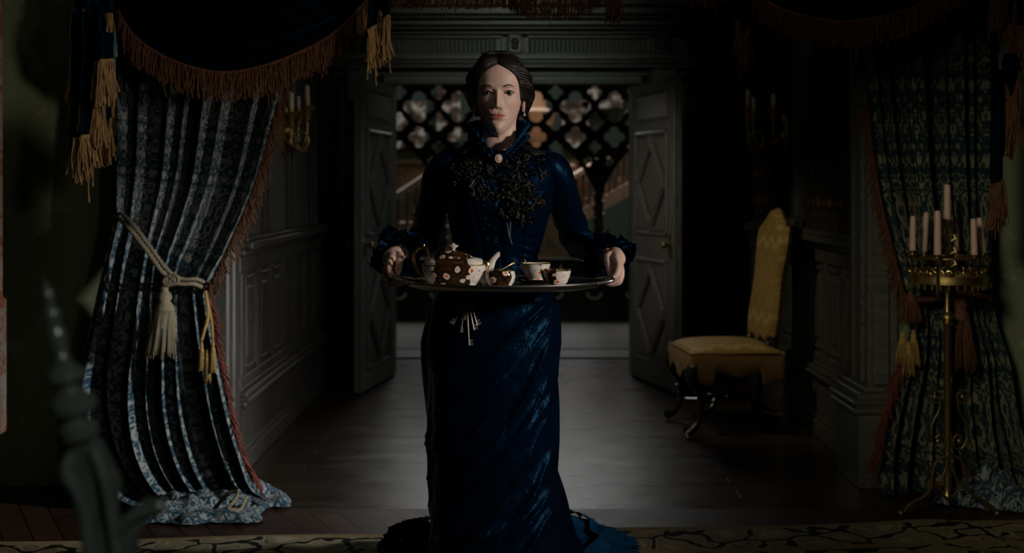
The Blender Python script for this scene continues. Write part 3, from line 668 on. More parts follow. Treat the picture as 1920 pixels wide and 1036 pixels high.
m = MB(); rp = [tuple(P(*q)) for q in ((214, 402, 4.90), (240, 425, 4.76), (272, 465, 4.74), (305, 510, 4.74), (332, 530, 4.74), (365, 532, 4.76), (392, 545, 4.84))]
rope(m, rp, 0.0095); rope(m, [(p[0]+0.008, p[1]+0.01, p[2]+0.018) for p in rp], 0.0085)
kn = P(322, 527, 4.72)
for k in range(3): m.tube(spiral(kn+Vector((0.012*(k-1), -0.01, 0.004*k)), 0.020, 0.015, 90*k, 90*k+340, 20), 0.007, 8)
m.build('tieback_rope', 'tassel_cream', ct, auto=False)
tassel(tuple(P(308, 535, 4.72)), 0.285, 0.052, 'tassel_cream', ct, 'tieback_tassel', 1, 56, (-0.05, 0))
for (px, py, s, sd) in ((378, 638, 0.12, 2), (399, 634, 0.14, 3), (388, 655, 0.13, 6)): tassel(tuple(P(px, py, 4.68)), s, 0.012, 'tassel_ochre', ct, 'small_tassel', sd, 18)
m = MB(); m.tube(crom([tuple(P(*q)) for q in ((385, 545, 4.76), (390, 590, 4.72), (383, 620, 4.70), (378, 638, 4.68))], 16).tolist(), 0.006, 6); m.tube(crom([tuple(P(*q)) for q in ((385, 545, 4.76), (396, 600, 4.72), (399, 634, 4.68))], 16).tolist(), 0.006, 6)
m.build('tassel_cord', 'tassel_ochre', ct)
# ---- right curtain
cr = thing('curtain', (1.75, 5.0, 0), 'dark green damask curtain gathered at the right of the opening behind the candelabrum', 'curtain')
rows = [(1585, -140, 1850, -140, 5.05, 1.0), (1618, 120, 1850, 120, 5.05, 1.0), (1645, 330, 1848, 330, 5.04, 0.95), (1678, 470, 1852, 470, 5.02, 0.8), (1705, 575, 1862, 580, 5.0, 0.55), (1696, 660, 1888, 670, 5.0, 0.8), (1672, 750, 1905, 760, 5.0, 1.0),
        (1655, 830, 1925, 850, 5.0, 1.1), (1650, 890, 1935, 900, 5.0, 1.0), (1655, 925, 1925, 925, 4.98, 0.6)]
A, UV = cloth_rows(rows, 300, 200, 7.2, 0.11, 23); A[:, :, 2] = np.maximum(A[:, :, 2], 0.012)
m = MB(); m.grid(A, UV); m.build('drape', 'curtain_damask_right', cr, auto=False)
puddle('pooled_hem', ((1.75, 4.72), (2.12, 4.98)), 'curtain_damask', cr, 5, 0.10, 90, 50)
edge = [tuple(P(*q)) for q in ((1612, 90, 4.95), (1642, 330, 4.94), (1672, 465, 4.92), (1700, 575, 4.9))]
fringe('edge_fringe', edge, 0.09, 'fringe_rust', cr, n=300, seed=7, lean=(-0.16, 0, 0), sway=0.010)
edge = [tuple(P(*q)) for q in ((1690, 670, 4.9), (1670, 740, 4.9), (1655, 800, 4.9), (1645, 850, 4.9))]
fringe('edge_fringe', edge, 0.12, 'fringe_red', cr, n=200, seed=8, lean=(-0.22, 0, 0), sway=0.014)
for (px, py, s, sd) in ((1692, 620, 0.14, 2), (1713, 618, 0.15, 3), (1703, 640, 0.14, 6)): tassel(tuple(P(px, py, 4.86)), s, 0.022, 'tassel_ochre', cr, 'small_tassel', sd, 24)
tassel(tuple(P(1800, 545, 4.8)), 0.33, 0.05, 'fringe_rust', cr, 'tieback_tassel', 12, 50); tassel(tuple(P(1708, 545, 4.86)), 0.13, 0.035, 'fringe_rust', cr, 'tieback_tassel', 13, 40)
m = MB(); rope(m, [tuple(P(*q)) for q in ((1862, 560, 4.98), (1800, 548, 4.86), (1745, 560, 4.84), (1700, 560, 4.9))], 0.014); m.build('tieback_rope', 'fringe_rust', cr, auto=False)
# ---- velvet swags of the pelmet
def swag(name, label, top, bot, d, mt, length, fr='fringe_rust', nf=7, seed=0, sag=0.10, n=None):
    root = thing(name, tuple(P((top[0][0]+top[-1][0])/2, top[0][1], d)), label, 'swag', 'velvet pelmet swags')
    T0 = crom(top, 120); B0 = crom(bot, 120); nv = 70; A = np.zeros((nv, 120, 3)); UV = np.zeros((nv, 120, 2))
    for j in range(nv):
        v = j/(nv-1)
        for i in range(120):
            u = i/119; px = lerp(T0[i][0], B0[i][0], v); py = lerp(T0[i][1], B0[i][1], v**0.9)
            fold = math.sin(v*nf*2*PI+0.8*math.sin(u*PI+seed)+1.5*u)
            y = d-sag*math.sin(u*PI)*math.sin(v*PI*0.55)-(0.028*math.copysign(abs(fold)**0.6, fold)+0.008*mnoise.noise(Vector((u*6, v*9, seed))))*math.sin(u*PI)**0.5
            A[j, i] = (*P(px, py, d).xz, 0); A[j, i] = (P(px, py, d).x, y, P(px, py, d).z); UV[j, i] = (u, v)
    m = MB(); m.grid(A, UV); m.build('velvet', mt, root, auto=False)
    fringe('fringe', [tuple(A[-1, i]+np.array((0, -0.01, 0))) for i in range(0, 120, 7)], length, fr, root, n=n, seed=seed, sway=0.006)
    return root
swag('swag', 'large dark blue velvet swag with rust fringe hanging above the left curtain', [(215, -200), (450, -210), (715, -200)], [(222, 20), (262, 72), (330, 116), (420, 142), (500, 132), (575, 102), (640, 60), (700, -10)], 4.72, 'swag_velvet', lambda t: 0.105, nf=6, seed=2, n=560)
swag('swag', 'shallow swag with rust fringe at the top edge just left of the centre', [(738, -160), (840, -165), (948, -160)], [(735, -25), (800, -14), (870, -12), (948, -22)], 4.72, 'swag_velvet', 0.075, seed=5, n=230)
swag('swag', 'fringed swag dipping at the top edge above and right of the woman', [(955, -160), (1060, -170), (1190, -160)], [(955, -28), (990, -4), (1040, 0), (1090, -8), (1165, -60)], 4.70, 'swag_velvet', 0.09, seed=6, n=260)
swag('swag', 'shadowed swag with dim rust fringe above the pair of sconce candles on the right', [(1200, -170), (1300, -180), (1368, -170)], [(1205, -70), (1240, -30), (1320, -18), (1366, -40)], 4.74, 'swag_velvet', 0.08, seed=7, n=200)
swag('swag', 'wide dark velvet swag with rust fringe hanging above the right curtain', [(1400, -190), (1600, -200), (1850, -190)], [(1392, -30), (1450, 20), (1540, 48), (1620, 44), (1700, 20), (1770, -20), (1845, -60)], 4.72, 'swag_velvet', 0.095, seed=8, nf=5, n=420)
# cascades (jabots): pleated tails stepping down with fringe along each step
def jabot(name, label, steps, d, seed, fr, ln, cloth='teal_lining'):
    root = thing(name, tuple(P(steps[0][0], steps[0][2], d)), label, 'cascade', 'pleated velvet cascades')
    for k, (x0, x1, ytop, y0, y1) in enumerate(steps):
        nu, nv = 30, 40; A = np.zeros((nv, nu, 3)); UV = np.zeros((nv, nu, 2)); dd = d-0.03*k
        for j in range(nv):
            for i in range(nu):
                u = i/(nu-1); v = j/(nv-1); px = lerp(x0, x1, u); py = lerp(ytop, lerp(y0, y1, u), v)
                p = P(px, py, dd); A[j, i] = (p.x, dd-0.02*math.sin(u*PI*2.5+k)+0.004*math.sin(v*9), p.z); UV[j, i] = (u*0.2, v)
        m = MB(); m.grid(A, UV); m.build('pleat', cloth if k in (3, 6) else 'swag_velvet', root, auto=False)
        fringe('fringe', [tuple(A[-1, i]+np.array((0, -0.008, 0))) for i in (0, 7, 14, 21, 29)], ln, fr, root, n=int((x1-x0)*2.6)+24, seed=seed+k, sway=0.012, r=0.0020)
jabot('velvet_cascade', 'stepped cascade with long gold fringe beside the left edge of the left curtain', [(138, 176, -120, 18, 40), (160, 214, -60, 20, 30), (165, 200, 10, 72, 88), (180, 214, 60, 172, 176), (134, 150, 60, 205, 210), (150, 185, 90, 140, 150), (172, 212, 100, 235, 225), (136, 172, 20, 105, 125), (156, 196, 30, 178, 200), (140, 166, 40, 262, 255), (176, 210, 60, 120, 112)], 4.60, 31, 'fringe_gold', lambda t: 0.15)
jabot('velvet_cascade', 'short cascade with orange fringe hanging left of the door lintel', [(688, 716, -120, -20, 30), (692, 732, -60, 60, 30)], 4.56, 41, 'fringe_gold', 0.14, 'swag_velvet')
jabot('velvet_cascade', 'small orange fringed tail at the top edge right of the centre swag', [(1140, 1160, -120, -25, -28)], 4.54, 46, 'fringe_rust', 0.13)
jabot('velvet_cascade', 'dark fringed tail hanging above the right wall sconce', [(1378, 1402, -120, 40, 55), (1386, 1400, -60, 70, 60)], 4.56, 48, 'fringe_rust', 0.12)
jabot('velvet_cascade', 'tall blue green cascade with rust fringe right of the right curtain', [(1856, 1900, -120, -30, 10), (1885, 1925, -60, 48, 54), (1858, 1866, 60, 338, 338), (1872, 1898, 100, 110, 220), (1884, 1912, 100, 205, 150), (1862, 1880, 130, 348, 340)], 4.58, 51, 'fringe_rust', lambda t: 0.16)
# figured hanging cut by the left frame edge
m = MB(); a = P(-60, 556, 4.3); b = P(10, 812, 4.3); c = P(4, 300, 4.3)
m.box(a.x, b.x, 4.27, 4.32, b.z, a.z, 0.01); m.box(a.x, c.x, 4.28, 4.31, a.z-0.01, 2.6, 0.005); o = tag(m.build('wall_hanging', 'hanging'), 'pale red figured hanging cut by the left edge of the picture', 'hanging')
# ================= rug
m = MB(); nu, nv = 120, 24; A = np.zeros((nv, nu, 3)); UV = np.zeros((nv, nu, 2))
for j in range(nv):
    for i in range(nu):
        u = i/(nu-1); v = j/(nv-1); x = lerp(-3.0, 3.0, u); ye = 4.47+0.075*x+0.012*math.sin(x*5)+0.02*math.exp(-((x-1.55)/0.12)**2)
        y = ye-v*1.6; z = 0.012+0.010*max(0, math.sin(x*6+1))*math.exp(-v*8)+(0.02*math.exp(-((x-1.6)/0.10)**2)*math.exp(-v*12))
        if j == 0: z = 0.001
        A[j, i] = (x, y, z); UV[j, i] = (u*6/1.6, v)
m.grid(A, UV); tag(m.build('rug', 'rug', auto=False), 'faded gold bordered rug with black scrolling vines lying across the foreground floor', 'rug')
# ================= high-backed chair
CH = Vector((1.17, 6.40, 0))
chair = thing('high_backed_chair', CH, 'high-backed chair in worn yellow brocade with carved dark legs beside the right wall', 'chair')
def cyl_leg(pts, rs, n=10):
    m = MB(); c = crom([(*p, r) for p, r in zip(pts, rs)], 26); m.tube([tuple(q[:3]) for q in c], [q[3] for q in c], n, roundcap=False); return m
X, Y = CH.x, CH.y
fx, rx, ny, fy = X-0.25, X+0.20, Y-0.235, Y+0.235     # front x, rear x, near y, far y
sz = 0.40
for (yy, sg) in ((ny, -1), (fy, 1)):
    m = cyl_leg([(fx+0.03, yy, 0.40), (fx-0.02, yy+sg*0.012, 0.34), (fx+0.0, yy+sg*0.012, 0.27), (fx+0.035, yy, 0.20), (fx+0.03, yy, 0.10), (fx-0.01, yy+sg*0.005, 0.045), (fx-0.045, yy+sg*0.01, 0.018)], [0.028, 0.033, 0.026, 0.017, 0.015, 0.020, 0.018])
    m.tube(spiral((fx-0.035, yy, 0.035), 0.02, 0.005, 0, 430, 20), 0.010, 8)
    m.tube(spiral((fx+0.0, yy+sg*0.005, 0.345), 0.026, 0.006, 0, 460, 20), 0.010, 8)
    m.ball((fx+0.028, yy, 0.195), 0.024, 10, (1, 1, 0.5)); m.build('leg', 'black_wood', chair)
    m = cyl_leg([(rx, yy, 0.42), (rx+0.03, yy, 0.34), (rx+0.045, yy, 0.24), (rx+0.025, yy, 0.14), (rx+0.06, yy, 0.06), (rx+0.14, yy, 0.0)], [0.026, 0.03, 0.022, 0.018, 0.02, 0.022])
    m.build('leg', 'black_wood', chair)
m = MB()                                               # wavy X stretcher with finial
ctr = (X, Y, 0.155)
for (cx, cy) in ((fx+0.03, ny), (fx+0.03, fy), (rx+0.02, ny), (rx+0.02, fy)):
    mx_ = lerp(cx, ctr[0], 0.5); my_ = lerp(cy, ctr[1], 0.45)
    m.tube(crom([(cx, cy, 0.115), (mx_-0.02, my_, 0.13), (mx_+0.02, lerp(cy, ctr[1], 0.75), 0.165), ctr], 20).tolist(), 0.013, 8)
m.lathe([(0.03, 0.14), (0.034, 0.16), (0.014, 0.175), (0.022, 0.195), (0.018, 0.21), (0.006, 0.235)], 12, o=(X, Y, 0)); m.build('stretcher', 'black_wood', chair)
m = MB()
for (x0, y0, x1, y1) in ((fx, ny, fx, fy), (fx, ny, rx, ny), (fx, fy, rx, fy), (rx, ny, rx, fy)):
    m.tube([(x0, y0, 0.39), (x1, y1, 0.39)], 0.022, 8)
m.build('seat_frame', 'black_wood', chair)
# cushion: domed squab
m = MB(); nu = 40; A = np.zeros((nu, nu, 3)); UV = np.zeros((nu, nu, 2))
for j in range(nu):
    for i in range(nu):
        u = i/(nu-1)*2-1; v = j/(nu-1)*2-1
        su = math.copysign(min(1, abs(u)), u); e = (1-abs(u)**5)*(1-abs(v)**5)
        x = (fx+rx)/2+u*0.245; y = Y+v*0.262; z = 0.405+0.062*max(0, e)**0.35+0.012*(1-u*u)*(1-v*v)
        A[j, i] = (x, y, z); UV[j, i] = (x, y)
m.grid(A, UV); m.build('seat', 'yellow_brocade', chair, auto=False)
# scalloped apron cloth all round the seat
m = MB(); per = [(fx-0.02, fy+0.025), (fx-0.02, ny-0.025), (rx+0.02, ny-0.025), (rx+0.02, fy+0.025)]
n = 160; nv = 10; A = np.zeros((nv, n, 3)); UV = np.zeros((nv, n, 2)); ls = [0.52, 0.49, 0.52]; tot = sum(ls)
for i in range(n):
    s = i/(n-1)*tot
    if s < ls[0]: t = s/ls[0]; p = (per[0][0], lerp(per[0][1], per[1][1], t)); k = 0
    elif s < ls[0]+ls[1]: t = (s-ls[0])/ls[1]; p = (lerp(per[1][0], per[2][0], t), per[1][1]); k = 1
    else: t = (s-ls[0]-ls[1])/ls[2]; p = (per[2][0], lerp(per[2][1], per[3][1], t)); k = 2
    dr = 0.135+0.035*abs(math.sin(t*PI*2))*math.copysign(1, math.cos(t*PI*2*1.0)) if k == 1 else 0.13+0.03*math.cos(t*PI*4)
    for j in range(nv):
        v = j/(nv-1); A[j, i] = (p[0]-(0.006*math.sin(v*3) if k == 0 else 0), p[1]-(0.006*math.sin(v*3) if k == 1 else 0), 0.435-v*dr); UV[j, i] = (s, v*0.15)
m.grid(A, UV); o = m.build('apron', 'apron_brocade', chair, auto=False); md = o.modifiers.new('s', 'SOLIDIFY'); md.thickness = 0.005
m = MB(); m.tube([(fx-0.024, fy, 0.432), (fx-0.024, ny-0.028, 0.432), (rx, ny-0.03, 0.432)], 0.005, 6); m.build('piping', 'fringe_rust', chair)
# tall upholstered back, leaning
lean = 0.13
def TB(a, t, z): return (rx-0.005+t+(z-0.46)*lean, Y+a, z)
nu, nv = 36, 60
def backshape(u, v):             # width with shaped crest
    z = lerp(0.47, 1.115, v); return z
m = MB(); F0 = []; 
for side in (0, 1):
    A = np.zeros((nv, nu, 3)); UV = np.zeros((nv, nu, 2))
    for j in range(nv):
        for i in range(nu):
            u = i/(nu-1)*2-1; v = j/(nv-1); top = 1.06+0.10*max(0, math.cos(u*PI/2*1.05))**0.6*(1 if abs(u) < 0.62 else 0.55)+0.02*math.cos(u*6)
            bot = 0.475+0.03*abs(math.sin(u*PI*1.5))-0.02*(1-abs(u))
            z = lerp(bot, top, v); hw = 0.205+0.012*math.sin(v*9)+0.018*v
            edge = (1-abs(u)**6)**0.5*(1-abs(2*v-1)**16)**0.5
            edge = edge**0.55; t = -0.02-0.040*edge if side == 0 else -0.02+0.034*edge
            A[j, i] = TB(u*hw, t, z); UV[j, i] = (u*hw, z)
    m.grid(A if side == 0 else A[:, ::-1], UV if side == 0 else UV[:, ::-1])
m.build('backrest', 'yellow_brocade', chair, auto=False)
m = MB()
for sg in (-1, 1): m.tube([TB(sg*0.17, -0.01, 0.39), TB(sg*0.175, -0.01, 0.56)], 0.024, 8); m.ball(TB(sg*0.172, -0.035, 0.455), 0.024, 10, (1, 1, 1.6))
m.tube([TB(-0.17, -0.01, 0.47), TB(0.17, -0.01, 0.47)], 0.016, 8)
m.build('back_posts', 'black_wood', chair)
chair.rotation_euler.z = math.radians(5)
# ================= candles and metalwork
def candle(name, base, top, r, mt, label, group=None):
    base = Vector(base); top = Vector(top); d = (top-base); L = d.length; d.normalize()
    root = thing(name, base, label, 'candle', group)
    m = MB(); pts = [base+d*L*t for t in (0, 0.3, 0.6, 0.9, 1.0)]; m.tube(pts, [r*1.05, r, r*0.97, r*0.95, r*0.8], 12); m.build('wax', mt, root)
    m = MB(); m.tube([top-d*0.002, top+d*0.012+Vector((0.002, 0, 0))], 0.0012, 5); m.build('wick', 'black_wood', root)
def sconce(wall_x, sg, d, label, cups, ringc):
    root = thing('wall_sconce', (wall_x, d, 1.45), label, 'sconce')
    # backplate
    m = MB(); T = lambda a, t, z: (wall_x+sg*t, d+a, z)
    m.prism([(0.05*math.cos(q*PI/12)*(1+0.15*math.cos(q*PI/2)), 1.60+0.13*math.sin(q*PI/12)) for q in range(24)], lambda a, b, t: T(a, t, b), 0.012)
    m.ball(T(0, 0.015, 1.60), 0.03, 12); m.ball(T(0, 0.010, 1.70), 0.02, 10, (1, 1, 2)); m.build('backplate', 'gilt', root)
    for i, (px, pyb, dy) in enumerate(cups):
        c = P(px, pyb, d+dy); m = MB()
        sgx = 1 if c.x > wall_x else -1
        rc = P(ringc[0], ringc[1], d+dy)
        low = Vector((c.x-sg*0.0, c.y, rc.z+0.045))
        m.tube(crom([tuple(c+Vector((0, 0, -0.07))), tuple(c+Vector((0, 0, -0.14))), (c.x-sg*0.015, c.y, rc.z-0.01), (rc.x, c.y, rc.z-0.05), (lerp(rc.x, wall_x, 0.6), lerp(c.y, d, 0.6), rc.z-0.02), (wall_x+sg*0.01, d, rc.z+0.01)], 28).tolist(), 0.006, 8)
        m.tube([(rc.x+0.048*math.cos(a*PI/14), c.y, rc.z+0.048*math.sin(a*PI/14)) for a in range(29)], 0.006, 8, cap=False)
        m.tube(spiral((rc.x+sg*0.02, c.y, rc.z-0.055), 0.02, 0.004, 0, 400, 18), 0.004, 6)
        for q in range(5): m.ball((rc.x-0.012+0.012*math.cos(q*1.3), c.y, rc.z+0.01+0.014*math.sin(q*1.3)), 0.008, 8)
        m.build('arm', 'gilt', root)
        m = MB(); m.lathe([(0.006, -0.085), (0.016, -0.06), (0.022, -0.02), (0.034, -0.008), (0.040, 0.0), (0.034, 0.006), (0.016, 0.006), (0.017, 0.03), (0.013, 0.03)], 16, o=tuple(c)); m.build('drip_cup', 'gilt', root)
    return root
sconce(XL, 1, 6.5, 'gilt three-armed wall sconce on the left panelled wall', [(546, 212, -0.05), (559, 210, 0.12), (576, 200, 0.0)], (562, 263))
candle('candle', P(546, 208, 6.45), P(546, 172, 6.45), 0.014, 'wax', 'yellowish candle on the nearest arm of the left wall sconce')
candle('candle', P(559, 206, 6.62), P(559, 180, 6.62), 0.012, 'wax', 'short pale candle at the back of the left wall sconce')
candle('candle', P(576, 196, 6.50), P(575, 160, 6.50), 0.015, 'wax_pink', 'pale pink candle, tallest and rightmost on the left wall sconce')
sconce(XR, -1, 7.05, 'dim gilt wall sconce on the right tapestry wall', [(1402, 204, 0.1), (1413, 211, -0.1), (1450, 206, -0.02)], (1417, 262))
candle('candle', P(1402, 200, 7.15), P(1402, 168, 7.15), 0.014, 'wax', 'tallest and leftmost candle on the right wall sconce')
candle('candle', P(1414, 207, 6.95), P(1412, 183, 6.95), 0.013, 'wax', 'short middle candle on the right wall sconce')
candle('candle', P(1450, 202, 7.03), P(1450, 176, 7.03), 0.015, 'wax', 'yellow candle nearest the wall on the right wall sconce')
# ---- standing candelabrum
DC = 4.68; cx = P(1776, 500, DC).x
ca = thing('candelabrum', (cx, DC, 0), 'tall brass floor candelabrum on scrolled feet before the right curtain', 'candelabrum')
zz = lambda py, d=DC: EYE-(py-HOR)*d/F
m = MB(); m.lathe([(0.010, zz(935)), (0.020, zz(930)), (0.012, zz(922)), (0.0135, zz(910)), (0.0135, zz(612)), (0.022, zz(606)), (0.012, zz(600)), (0.028, zz(594)), (0.026, zz(590)), (0.012, zz(584)), (0.010, zz(575)), (0.008, zz(430)), (0.014, zz(425)), (0.022, zz(416)), (0.014, zz(412)), (0.010, zz(410))], 16, o=(cx, DC, 0)); m.build('pole', 'brass', ca)
m = MB(); R = 0.145; zr = zz(520)
m.grid(np.array([[(cx+(R+0.0)*math.cos(a*PI/24), DC+(R)*math.sin(a*PI/24), z) for a in range(49)] for z in (zz(528), zz(522), zz(516))]))
for z in (zz(528), zz(516)): m.tube([(cx+R*math.cos(a*PI/24), DC+R*math.sin(a*PI/24), z) for a in range(49)], 0.004, 6, cap=False)
for a in range(30):
    q = a*PI/15; x, y = cx+R*math.cos(q), DC+R*math.sin(q)
    m.tube(spiral((x, y, zz(508)), 0.012, 0.003, 0, 380, 12, (-math.sin(q), math.cos(q), 0)), 0.0028, 5)
    m.lathe([(0.004, zz(540)), (0.006, zz(534)), (0.002, zz(530))], 6, o=(x, y, 0))
for a in range(4): q = a*PI/2+0.6; m.tube([(cx, DC, zz(525)), (cx+R*math.cos(q), DC+R*math.sin(q), zz(525))], 0.004, 6)
m.build('gallery', 'brass', ca)
m = MB(); m.tube([(cx+R*1.0*math.cos(a*PI/24), DC+R*math.sin(a*PI/24), zz(482)) for a in range(49)], 0.0045, 6, cap=False)
for a in range(4): q = a*PI/2+0.2; m.tube([(cx, DC, zz(482)), (cx+R*math.cos(q), DC+R*math.sin(q), zz(482))], 0.0035, 6)
m.tube([(cx-0.155, DC, zz(484)), (cx+0.155, DC, zz(484))], 0.004, 6); m.build('candle_ring', 'dark_brass', ca)
m = MB()
for k in range(9):                                       # leafwork climbing the upper stem
    z = zz(500-k*8); q = k*2.1
    m.tube([(cx+0.008*math.cos(q), DC+0.008*math.sin(q)-0.004, z), (cx+0.03*math.cos(q), DC+0.03*math.sin(q)-0.01, z+0.012), (cx+0.024*math.cos(q+0.4), DC+0.02*math.sin(q)-0.01, z+0.028)], [0.004, 0.007, 0.002], 6)
m.build('leafwork', 'brass', ca)
for sx in (-1, 1):
    m = MB(); S = lambda px, py: (cx+sx*abs(px-1776)*DC/F, DC-0.02, zz(py))
    def path(pts, r): m.tube(crom([S(*p) for p in pts], 40).tolist(), r, 7)
    path([(1760, 742), (1758, 765), (1746, 790), (1742, 815), (1752, 838), (1766, 836), (1768, 822), (1760, 812), (1751, 818)], 0.004)
    m.tube(spiral(S(1750, 742), 0.026, 0.022, 0, 360, 24), 0.0042, 6); m.ball(S(1750, 742), 0.010, 10, (1, 0.5, 1)); m.ball(S(1756, 825), 0.011, 10, (1, 0.5, 1))
    path([(1768, 852), (1752, 862), (1744, 890), (1742, 910), (1728, 928), (1705, 940), (1692, 955), (1686, 968)], 0.007)
    m.tube(spiral(S(1742, 882), 0.020, 0.005, 90, 460, 22), 0.004, 6); m.tube(spiral(S(1704, 950), 0.020, 0.005, 0, 420, 22), 0.0042, 6); m.tube(spiral(S(1755, 905), 0.016, 0.004, 180, 600, 22), 0.0035, 6)
    p = S(1686, 966); m.ball((p[0], p[1], 0.014), 0.013, 10)
    path([(1772, 930), (1760, 915), (1762, 895), (1772, 870), (1773, 850)], 0.004)
    m.build('scroll_foot', 'dark_brass', ca)
m = MB()
for a in (0.5*PI,):
    y = 0.16*math.sin(a); m.tube(crom([(cx, DC, zz(905)), (cx+0.02, DC+y*0.5, 0.09), (cx+0.01, DC+y, 0.07), (cx, DC+y*1.3, 0.016)], 20).tolist(), 0.007, 7)
m.build('scroll_foot', 'dark_brass', ca)
cand = [(1712, 405, 1711, 470, -0.6, 'leftmost'), (1737, 398, 1732, 472, 0.55, 'second from left'), (1758, 395, 1758, 478, -0.9, 'third from left, thick and upright'), (1788, 413, 1793, 470, 0.8, 'fourth along the lower ring, leaning left'),
        (1825, 410, 1827, 478, -0.5, 'second from right along the lower ring'), (1836, 408, 1843, 474, 0.25, 'rightmost, leaning left')]
for i, (tx, ty, bx_, by, ph, lab) in enumerate(cand):
    b = P(bx_, by+4, DC); dx = max(-0.999, min(0.999, (b.x-cx)/R)); y = DC+(-1 if ph < 0 else 1)*R*math.sqrt(1-dx*dx); sc_ = y/DC
    b = P(bx_, by+2, y); t = P(tx, ty, y)
    m = MB(); m.lathe([(0.003, -0.145 if ph < 0 else -0.06), (0.006, -0.12 if ph < 0 else -0.05), (0.0045, -0.02), (0.010, -0.012), (0.018, -0.006), (0.019, 0), (0.010, 0.0), (0.011, 0.022), (0.008, 0.022)], 12, o=(b.x, b.y, b.z-0.008)); m.build('candle_socket', 'gold_rim' if ph < 0 else 'brass', ca)
    candle('taper_candle', b+Vector((0, 0, 0.006)), t, 0.0125 if i != 2 else 0.014, 'wax_pink', 'pinkish taper candle on the floor candelabrum, '+lab)
candle('taper_candle', P(1776, 411, DC), P(1776, 346, DC), 0.014, 'wax_pink', 'topmost central taper candle of the floor candelabrum')
# ================= carved chair post, out of focus in the left foreground
fd = 1.25; f0 = P(84, 524, fd); f1 = P(152, 835, fd)
post = thing('carved_chair', (f1.x, fd, 0.6), 'blurred carved dark chair back with turned finial in the left foreground', 'chair')
ax = (f0-f1); L = ax.length; ax.normalize(); e1 = ax.cross(Vector((0, 1, 0))).normalized(); e2 = ax.cross(e1)
prof = [(0.006, 0), (0.019, 0.008), (0.021, 0.020), (0.014, 0.030), (0.024, 0.038), (0.026, 0.050), (0.016, 0.058), (0.012, 0.066), (0.020, 0.074), (0.020, 0.083), (0.010, 0.092), (0.0075, 0.105), (0.009, 0.118), (0.010, 0.128), (0.006, 0.136), (0.009, 0.144), (0.0085, 0.152), (0.004, 0.158), (0.006, 0.166), (0.006, 0.172), (0.003, 0.178), (0.0008, 0.186)]
kk = L/0.186
m = MB(); m.lathe(prof, 28, T=lambda x, y, z: tuple(f1+e1*x+e2*y+ax*z*kk)); m.build('finial', 'grey_carved', post)
m = MB()
Tp = lambda a, c, t: (P(a, c, fd).x, fd-0.012+t, P(a, c, fd).z)
m.prism([(132, 842), (178, 822), (205, 870), (222, 905), (215, 960), (232, 1010), (246, 1120), (166, 1120), (168, 1010), (172, 950), (148, 905), (128, 870)], Tp, 0.026)
m.tube(crom([Tp(140, 850, 0.0), Tp(136, 880, -0.005), Tp(160, 925, -0.005), Tp(170, 990, 0), Tp(178, 1100, 0)], 20).tolist(), 0.007, 8)
m.tube(crom([Tp(182, 840, 0.0), Tp(205, 890, -0.005), Tp(218, 960, -0.005), Tp(236, 1100, 0)], 20).tolist(), 0.006, 8)
m.build('crest_rail', 'grey_carved', post)
m = MB(); m.prism([(212, 985), (240, 960), (270, 935), (302, 938), (296, 962), (268, 985), (256, 1010), (252, 1060), (246, 1110), (222, 1110)], Tp, 0.022)
m.tube(crom([Tp(225, 990, -0.004), Tp(255, 962, -0.004), Tp(300, 945, -0.004)], 14).tolist(), 0.006, 8); m.ball(Tp(298, 948, 0.01), 0.009, 10)
m.build('carved_scroll', 'grey_carved', post)
m = MB(); 
for (a, b_) in ((190, 236),): m.prism([(a, 1100), (b_, 1100), (b_+10, 2380), (a+5, 2380)], Tp, 0.03)
m.build('leg', 'grey_carved', post)
# ================= tray and tea things
TX, TY, TZ = -0.022, 3.20, 1.030; TA, TBB = 0.262, 0.19
tray = thing('serving_tray', (TX, TY, TZ), 'oval silver tray with looped handles held by the woman', 'tray')
m = MB()
prof = [(0.0, -0.008), (0.90, -0.008), (0.955, -0.002), (0.985, 0.004), (1.0, 0.005), (1.004, 0.0015), (0.99, -0.003), (0.955, -0.010), (0.90, -0.0125), (0.0, -0.0125)]
A = np.array([[(TX+TA*r*math.cos(a*PI/48), TY+TBB*r*math.sin(a*PI/48), TZ+z) for a in range(96)] for r, z in prof]); A[0, :, :2] = (TX, TY); A[-1, :, :2] = (TX, TY)
m.grid(A, close=True)
m.build('dish', 'silver', tray)
m = MB()                                                     # gadrooned rim beading
m.tube([(TX+TA*1.0*math.cos(a*PI/60), TY+TBB*1.0*math.sin(a*PI/60), TZ+0.004) for a in range(121)], 0.0038, 8, cap=False)
m.build('rim', 'silver', tray)
for sg in (-1, 1):
    xh = TX+sg*(TA+0.028)
    m = MB(); m.tube(crom([(TX+sg*TA*0.93, TY-0.075, TZ+0.003), (xh-sg*0.006, TY-0.066, TZ+0.010), (xh, TY-0.04, TZ+0.016), (xh, TY+0.0, TZ+0.018), (xh, TY+0.04, TZ+0.016), (xh-sg*0.006, TY+0.066, TZ+0.010), (TX+sg*TA*0.93, TY+0.075, TZ+0.003)], 36).tolist(), 0.005, 10)
    for yy in (-0.06, 0.06): m.ball((xh, TY+yy*0.6, TZ+0.018), 0.0075, 10)
    m.build('handle', 'silver', tray)
ZT = TZ-0.008
S3 = F/3.16
def X3(px, d=3.16): return (px-960)*d/F
def Z3(py, d=3.16): return EYE-(py-HOR)*d/F
def boat(m, x, y, z0, prof, ex=2.6, n=64):
    """oval, slightly squared vessel: prof = (half length, half depth, z)"""
    A = []
    for (a, b, z) in prof:
        row = []
        for k in range(n):
            q = 2*PI*k/n; c, s = math.cos(q), math.sin(q)
            row.append((x+a*math.copysign(abs(c)**(2/ex), c), y+b*math.copysign(abs(s)**(2/ex), s), z0+z))
        A.append(row)
    m.grid(np.array(A), close=True)
